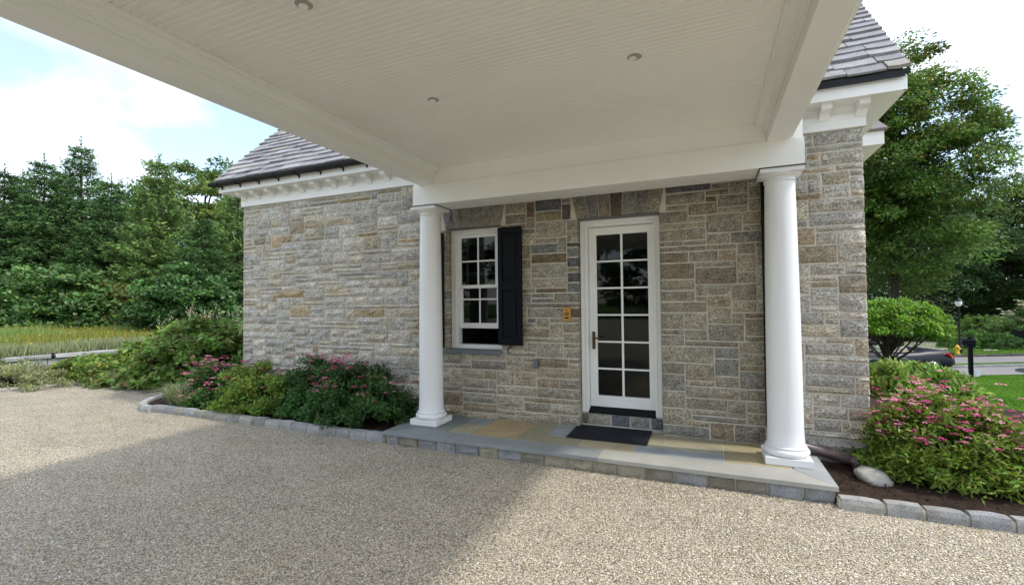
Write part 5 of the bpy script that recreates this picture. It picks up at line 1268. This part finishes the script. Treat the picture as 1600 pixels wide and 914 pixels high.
# hedges and shrubs beyond the street
def far_bush(name, label, px, d, rad, n, leaf, col, **k): return bushy(name, label, 'hedge' if 'hedge' in name else 'bush', GT(px, d), rad, n, leaf, leaf * 0.6, col, **k)
far_bush('clipped_hedge', 'low clipped dark hedge mound beside the lamp post', 1516, 26.5, (1.5, 0.9, 1.0), 5000, 0.09, (0.08, 0.17, 0.03), clumps=150, clump_r=0.14, amp=0.05, shell=0.75)
far_bush('clipped_hedge', 'long square clipped hedge behind the low dark mound', 1532, 31, (2.4, 1.2, 1.9), 8000, 0.09, (0.12, 0.22, 0.04), clumps=260, clump_r=0.16, amp=0.04, shell=0.8)
far_bush('clipped_hedge', 'round clipped bush left of the dark fence', 1566, 25.5, (0.85, 0.7, 0.95), 3500, 0.08, (0.06, 0.13, 0.03), clumps=90, clump_r=0.13, amp=0.05, shell=0.75)
far_bush('clipped_hedge', 'small round bush behind the one by the fence', 1556, 30, (0.8, 0.7, 1.2), 3000, 0.08, (0.045, 0.10, 0.02), clumps=80, clump_r=0.14, amp=0.05, shell=0.75)
far_bush('flowering_shrub', 'grey green loose shrub above the dark fence', 1568, 33, (1.5, 1.2, 2.7), 5000, 0.12, (0.17, 0.19, 0.13), clumps=90, clump_r=0.3)
far_bush('hydrangea_bush', 'hydrangea with creamy cone flowers above the fence at the right edge', 1594, 27.5, (1.1, 1.0, 2.3), 5000, 0.13, (0.10, 0.16, 0.04), clumps=70, clump_r=0.26, flowers=(60, 0.14, [(0.7, 0.68, 0.5), (0.62, 0.62, 0.42)], 0.6))
far_bush('border_shrub', 'olive low planting under the trees across the street', 1480, 40, (5, 1.5, 1.9), 7000, 0.16, (0.08, 0.12, 0.03), clumps=160, clump_r=0.4)
far_bush('border_shrub', 'dark undergrowth beneath the trees behind the domed tree', 1380, 34, (5.5, 2, 2.4), 9000, 0.18, (0.035, 0.07, 0.02), clumps=200, clump_r=0.5)
far_bush('border_shrub', 'dark undergrowth behind the fence at the right edge', 1650, 42, (6, 2, 2.6), 8000, 0.18, (0.04, 0.08, 0.02), clumps=180, clump_r=0.5)

# dark fence
fn = thing('board_fence', 'dark brown board fence across the street at the right edge', 'fence', GT(1600, 25))
fx0 = np.array(spot(1577, 26.5)); fx1 = np.array(spot(1720, 22.5)); fd = fx1 - fx0; fl = np.linalg.norm(fd); fd /= fl; fnm = np.array([-fd[1], fd[0]]); i = 0; s = 0
while s < fl:
    q = fx0 + fd * s; zz = float(terrain(np.array(q[0]), np.array(q[1]))); mb = MB(); e = fd * 0.135
    v = [(q + a * e + b_ * fnm * 0.02) for b_ in (0, 1) for a in (0, 1)]; o0 = Vector(fn.location)
    V8 = [(p[0] - o0.x, p[1] - o0.y, z_ - o0.z) for z_ in (zz - 0.02, zz + 1.02 + rnd.uniform(-.015, .015)) for p in (v[0], v[1], v[3], v[2])]
    mb.add(V8, [(3, 2, 1, 0), (4, 5, 6, 7), (0, 1, 5, 4), (1, 2, 6, 5), (2, 3, 7, 6), (3, 0, 4, 7)]); mb.build('fence_board', M_tyre, fn); s += 0.145

# ------------------------------------------------ lamp post, hydrant, mailbox, sign
lp = thing('street_lamp', 'tall black street lamp with a white glass lantern across the street', 'street lamp', GT(1497, 23.6))
lh = zat(1496, 478, 23.6) - lp.location.z
b = MB(); b.lathe([(0.11, 0), (0.11, 0.25), (0.07, 0.32), (0.06, 0.5), (0.045, 0.55), (0.04, lh - 0.05), (0.06, lh)], 0, 0, 14); b.build('post', M_gutter, lp)
b = MB(); b.lathe([(0.07, lh), (0.13, lh + 0.1), (0.14, lh + 0.22), (0.11, lh + 0.26)], 0, 0, 14); b.build('lantern_glass', M_lampglass, lp)
b = MB(); b.lathe([(0.16, lh + 0.262), (0.13, lh + 0.32), (0.04, lh + 0.40), (0.015, lh + 0.5)], 0, 0, 14); b.build('lantern_cap', M_gutter, lp)
hy = thing('fire_hydrant', 'small yellow fire hydrant at the foot of the street lamp', 'hydrant', GT(1493, 23.2)); hy.scale = (0.72, 0.72, 0.72)
b = MB(); b.lathe([(0.14, 0), (0.14, 0.05), (0.10, 0.07), (0.10, 0.42), (0.13, 0.44), (0.13, 0.48), (0.10, 0.56), (0.04, 0.63), (0.03, 0.68)], 0, 0, 14); b.build('body', M_yellow, hy)
for sgn in (-1, 1):
    b = MB(); b.tube([(0, 0, 0.36), (0.19 * sgn, 0.03, 0.36)], 0.055, 10); b.build('outlet', M_yellow, hy)
mbx = thing('mailbox', 'black mailbox on a square post at the edge of the lawn', 'mailbox', GT(1513, 15.6), rz=-0.1)
mh = zat(1513, 524, 15.6) - mbx.location.z
b = MB(); b.box(-0.055, 0.055, -0.055, 0.055, -0.05, mh - 0.03, bev=0.006); b.lathe([(0.05, mh - 0.03), (0.035, mh), (0.012, mh + 0.05)], 0, 0, 10); b.build('post', M_black, mbx)
b = MB(); zc = mh - 0.30
pr = [(-0.085, zc), (0.085, zc), (0.085, zc + 0.13)] + [(0.085 * math.cos(t), zc + 0.13 + 0.085 * math.sin(t)) for t in [math.pi * i / 8 for i in range(1, 8)]] + [(-0.085, zc + 0.13)]
b.prism([(a, c) for a, c in pr], 'x', -0.20, 0.12); b.build('box', M_black, mbx)
b = MB(); b.box(-0.208, -0.2, -0.08, 0.08, zc + 0.01, zc + 0.14); b.build('door', M_black, mbx)
b = MB(); b.box(-0.075, 0.13, -0.045, 0.045, zc - 0.06, zc - 0.002); b.build('arm', M_black, mbx)
b = MB(); n_ = 20
b.add([(0.16 + 0.13 * math.cos(6.283 * i / n_), y_, 0.16 + 0.13 * math.sin(6.283 * i / n_)) for y_ in (0.06, 0.075) for i in range(n_)], [tuple(range(n_)), tuple(range(2 * n_ - 1, n_ - 1, -1))] + [(i, (i + 1) % n_, n_ + (i + 1) % n_, n_ + i) for i in range(n_)])
b.tube([(0.16, 0.067, -0.04), (0.16, 0.067, 0.1)], 0.008, 6)
o = b.build('round_sign', M_lampglass); o.location = mbx.location; tag(o, 'small pale round sign stuck in the lawn right behind the mailbox post', 'sign')
sg = thing('lawn_sign', 'small grey oval sign on a thin stake in the lawn at the right edge', 'sign', GT(1594, 14.6))
b = MB(); b.add([(0.19 * math.cos(6.283 * i / n_), y_, 0.30 + 0.07 * math.sin(6.283 * i / n_)) for y_ in (0, 0.015) for i in range(n_)], [tuple(range(n_)), tuple(range(2 * n_ - 1, n_ - 1, -1))] + [(i, (i + 1) % n_, n_ + (i + 1) % n_, n_ + i) for i in range(n_)]); b.build('sign_plate', M_grey, sg)
b = MB(); b.tube([(0.03, 0.008, -0.03), (0.03, 0.008, 0.26)], 0.01, 6); b.build('stake', M_grey, sg)
ch = thing('parked_car', 'white car far off beyond the lamp post', 'car', GT(1483, 43), rz=0.5)
b = MB(); b.prism([(-2.1, 0.35), (-2.15, 0.7), (-1.9, 0.9), (-1.0, 1.0), (-0.5, 1.4), (0.9, 1.42), (1.6, 1.0), (2.1, 0.9), (2.15, 0.35)], 'y', -0.85, 0.85); b.build('body', M_chair, ch)
b = MB(); b.prism([(-0.85, 1.02), (-0.45, 1.34), (0.85, 1.36), (1.35, 1.02)], 'y', -0.86, 0.86); b.build('windows', M_gutter, ch)
for sx in (-1.35, 1.35):
    for sy in (-0.8, 0.8):
        b = MB(); b.tube([(sx, sy - 0.1, 0.33), (sx, sy + 0.1, 0.33)], 0.33, 16); b.build('wheel', M_tyre, ch)

# ------------------------------------------------ convertible
def car():
    d = 16.9; px = 1357
    x, y = spot(px, d); z = -1.13 + 0.0
    zc_ = float(terrain(np.array(x), np.array(y))) + 0.02
    ang = math.atan2(RT[1], RT[0]) - 0.05
    c = thing('convertible_car', 'dark blue open convertible parked on the street behind the domed tree', 'car', (x, y, zc_), rz=ang)
    # x: forward is -x (front at left), rear at +2.3.  rows of sections
    xs_ = [-2.3, -2.22, -2.0, -1.5, -1.0, -0.75, -0.3, 0.5, 1.1, 1.35, 1.8, 2.15, 2.28, 2.32]
    top = [0.50, 0.62, 0.72, 0.80, 0.88, 0.90, 0.88, 0.87, 0.90, 0.94, 0.95, 0.92, 0.86, 0.60]
    hw = [0.62, 0.78, 0.86, 0.90, 0.90, 0.90, 0.90, 0.90, 0.90, 0.90, 0.88, 0.82, 0.76, 0.74]
    bot = [0.32, 0.24, 0.20, 0.19, 0.18, 0.18, 0.18, 0.18, 0.18, 0.18, 0.20, 0.28, 0.36, 0.42]
    mb = MB(); v = []; m_ = 12
    for X, T, W, B in zip(xs_, top, hw, bot):
        for (a, b_) in [(-0.80, 0.0), (-0.97, 0.15), (-1.0, 0.45), (-0.99, 0.70), (-0.93, 0.86), (-0.80, 0.96), (0.80, 0.96), (0.93, 0.86), (0.99, 0.70), (1.0, 0.45), (0.97, 0.15), (0.80, 0.0)]:
            v.append((X, W * a, B + (T - B) * b_ + (0.015 if abs(a) == 0.8 and b_ > 0.9 else 0)))
    f = [tuple(range(m_))[::-1], tuple((len(xs_) - 1) * m_ + i for i in range(m_))]
    for i in range(len(xs_) - 1):
        for j in range(m_): k = (j + 1) % m_; f.append((i * m_ + j, i * m_ + k, (i + 1) * m_ + k, (i + 1) * m_ + j))
    mb.add(v, f, None, True); bo = mb.build('body', M_navy, c)
    b = MB()
    for sy in (-0.912, 0.912): b.box(-0.7, 0.55, sy - 0.004, sy + 0.004, 0.66, 0.69); b.box(-0.05, 0.1, sy - 0.02, sy + 0.02, 0.70, 0.725)
    b.build('trim_strip', M_rim, c)
    b = MB(); b.box(-0.55, 1.0, -0.68, 0.68, 0.86, 0.90); b.build('cockpit', M_leather, c)
    for (sx, sy) in ((-0.15, -0.37), (-0.15, 0.37), (0.75, -0.37), (0.75, 0.37)):
        b = MB(); b.box(sx - 0.05, sx + 0.10, sy - 0.22, sy + 0.22, 0.85, 1.03 if sx > 0 else 1.08, bev=0.05); s_ = b.build('seat', M_leather, c)
        b = MB(); b.box(sx, sx + 0.09, sy - 0.11, sy + 0.11, 1.06, 1.22, bev=0.035); b.build('headrest', M_gutter, s_)
    b = MB(); b.add([(-0.95, -0.70, 0.88), (-0.95, 0.70, 0.88), (-0.38, 0.56, 1.30), (-0.38, -0.56, 1.30), (-0.955, -0.70, 0.875), (-0.955, 0.70, 0.875), (-0.39, 0.56, 1.305), (-0.39, -0.56, 1.305)], [(0, 1, 2, 3), (7, 6, 5, 4), (0, 3, 7, 4), (1, 5, 6, 2), (2, 6, 7, 3), (0, 4, 5, 1)]); b.build('windscreen', M_carglass, c)
    b = MB(); b.tube([(-0.97, -0.74, 0.87), (-0.38, -0.58, 1.31), (-0.38, 0.58, 1.31), (-0.97, 0.74, 0.87)], 0.022, 6); b.build('windscreen_frame', M_navy, c)
    for sy in (-0.86, 0.86):
        b = MB(); b.box(-0.80, -0.05, sy - 0.004, sy + 0.004, 0.87, 1.10); b.build('side_window', M_carglass, c)
        b = MB(); b.box(-0.72, -0.60, min(sy, sy * 1.18), max(sy, sy * 1.18), 0.90, 1.0, bev=0.03); b.build('mirror', M_navy, c)
    for sy in (-1, 1):
        b = MB(); v_ = []
        for (X, Z) in ((1.93, 0.80), (2.0, 0.86), (2.22, 0.82), (2.315, 0.72), (2.315, 0.64), (2.15, 0.66)):
            W = 0.905 if X < 2.1 else 0.83 if X < 2.3 else 0.72
            v_.append((X, sy * W, Z))
        v_ += [(X, y_ * 0.88, Z) for (X, y_, Z) in v_]; n6 = 6
        b.add(v_, [tuple(range(6)), tuple(range(11, 5, -1))] + [(i, (i + 1) % 6, 6 + (i + 1) % 6, 6 + i) for i in range(6)]); b.build('tail_light', M_red, c)
    for sx in (-1.42, 1.40):
        for sy in (-0.84, 0.84):
            b = MB(); b.tube([(sx, sy - 0.11, 0.33), (sx, sy + 0.11, 0.33)], 0.335, 24); w_ = b.build('wheel', M_tyre, c)
            yo = sy + math.copysign(0.112, sy); b = MB()
            for k in range(5):
                a = 6.283 * k / 5; b.tube([(sx, yo, 0.33), (sx + 0.22 * math.cos(a), yo, 0.33 + 0.22 * math.sin(a))], 0.03, 5)
            b.tube([(sx, yo - 0.004, 0.33), (sx, yo + 0.004, 0.33)], 0.07, 12); b.tube([(sx + 0.225 * math.cos(6.283 * k / 20), yo, 0.33 + 0.225 * math.sin(6.283 * k / 20)) for k in range(21)], 0.014, 5); b.build('rim', M_rim, w_)
    b = MB(); b.box(2.30, 2.34, -0.70, 0.70, 0.40, 0.50, bev=0.01); b.build('bumper', M_gutter, c)
car()
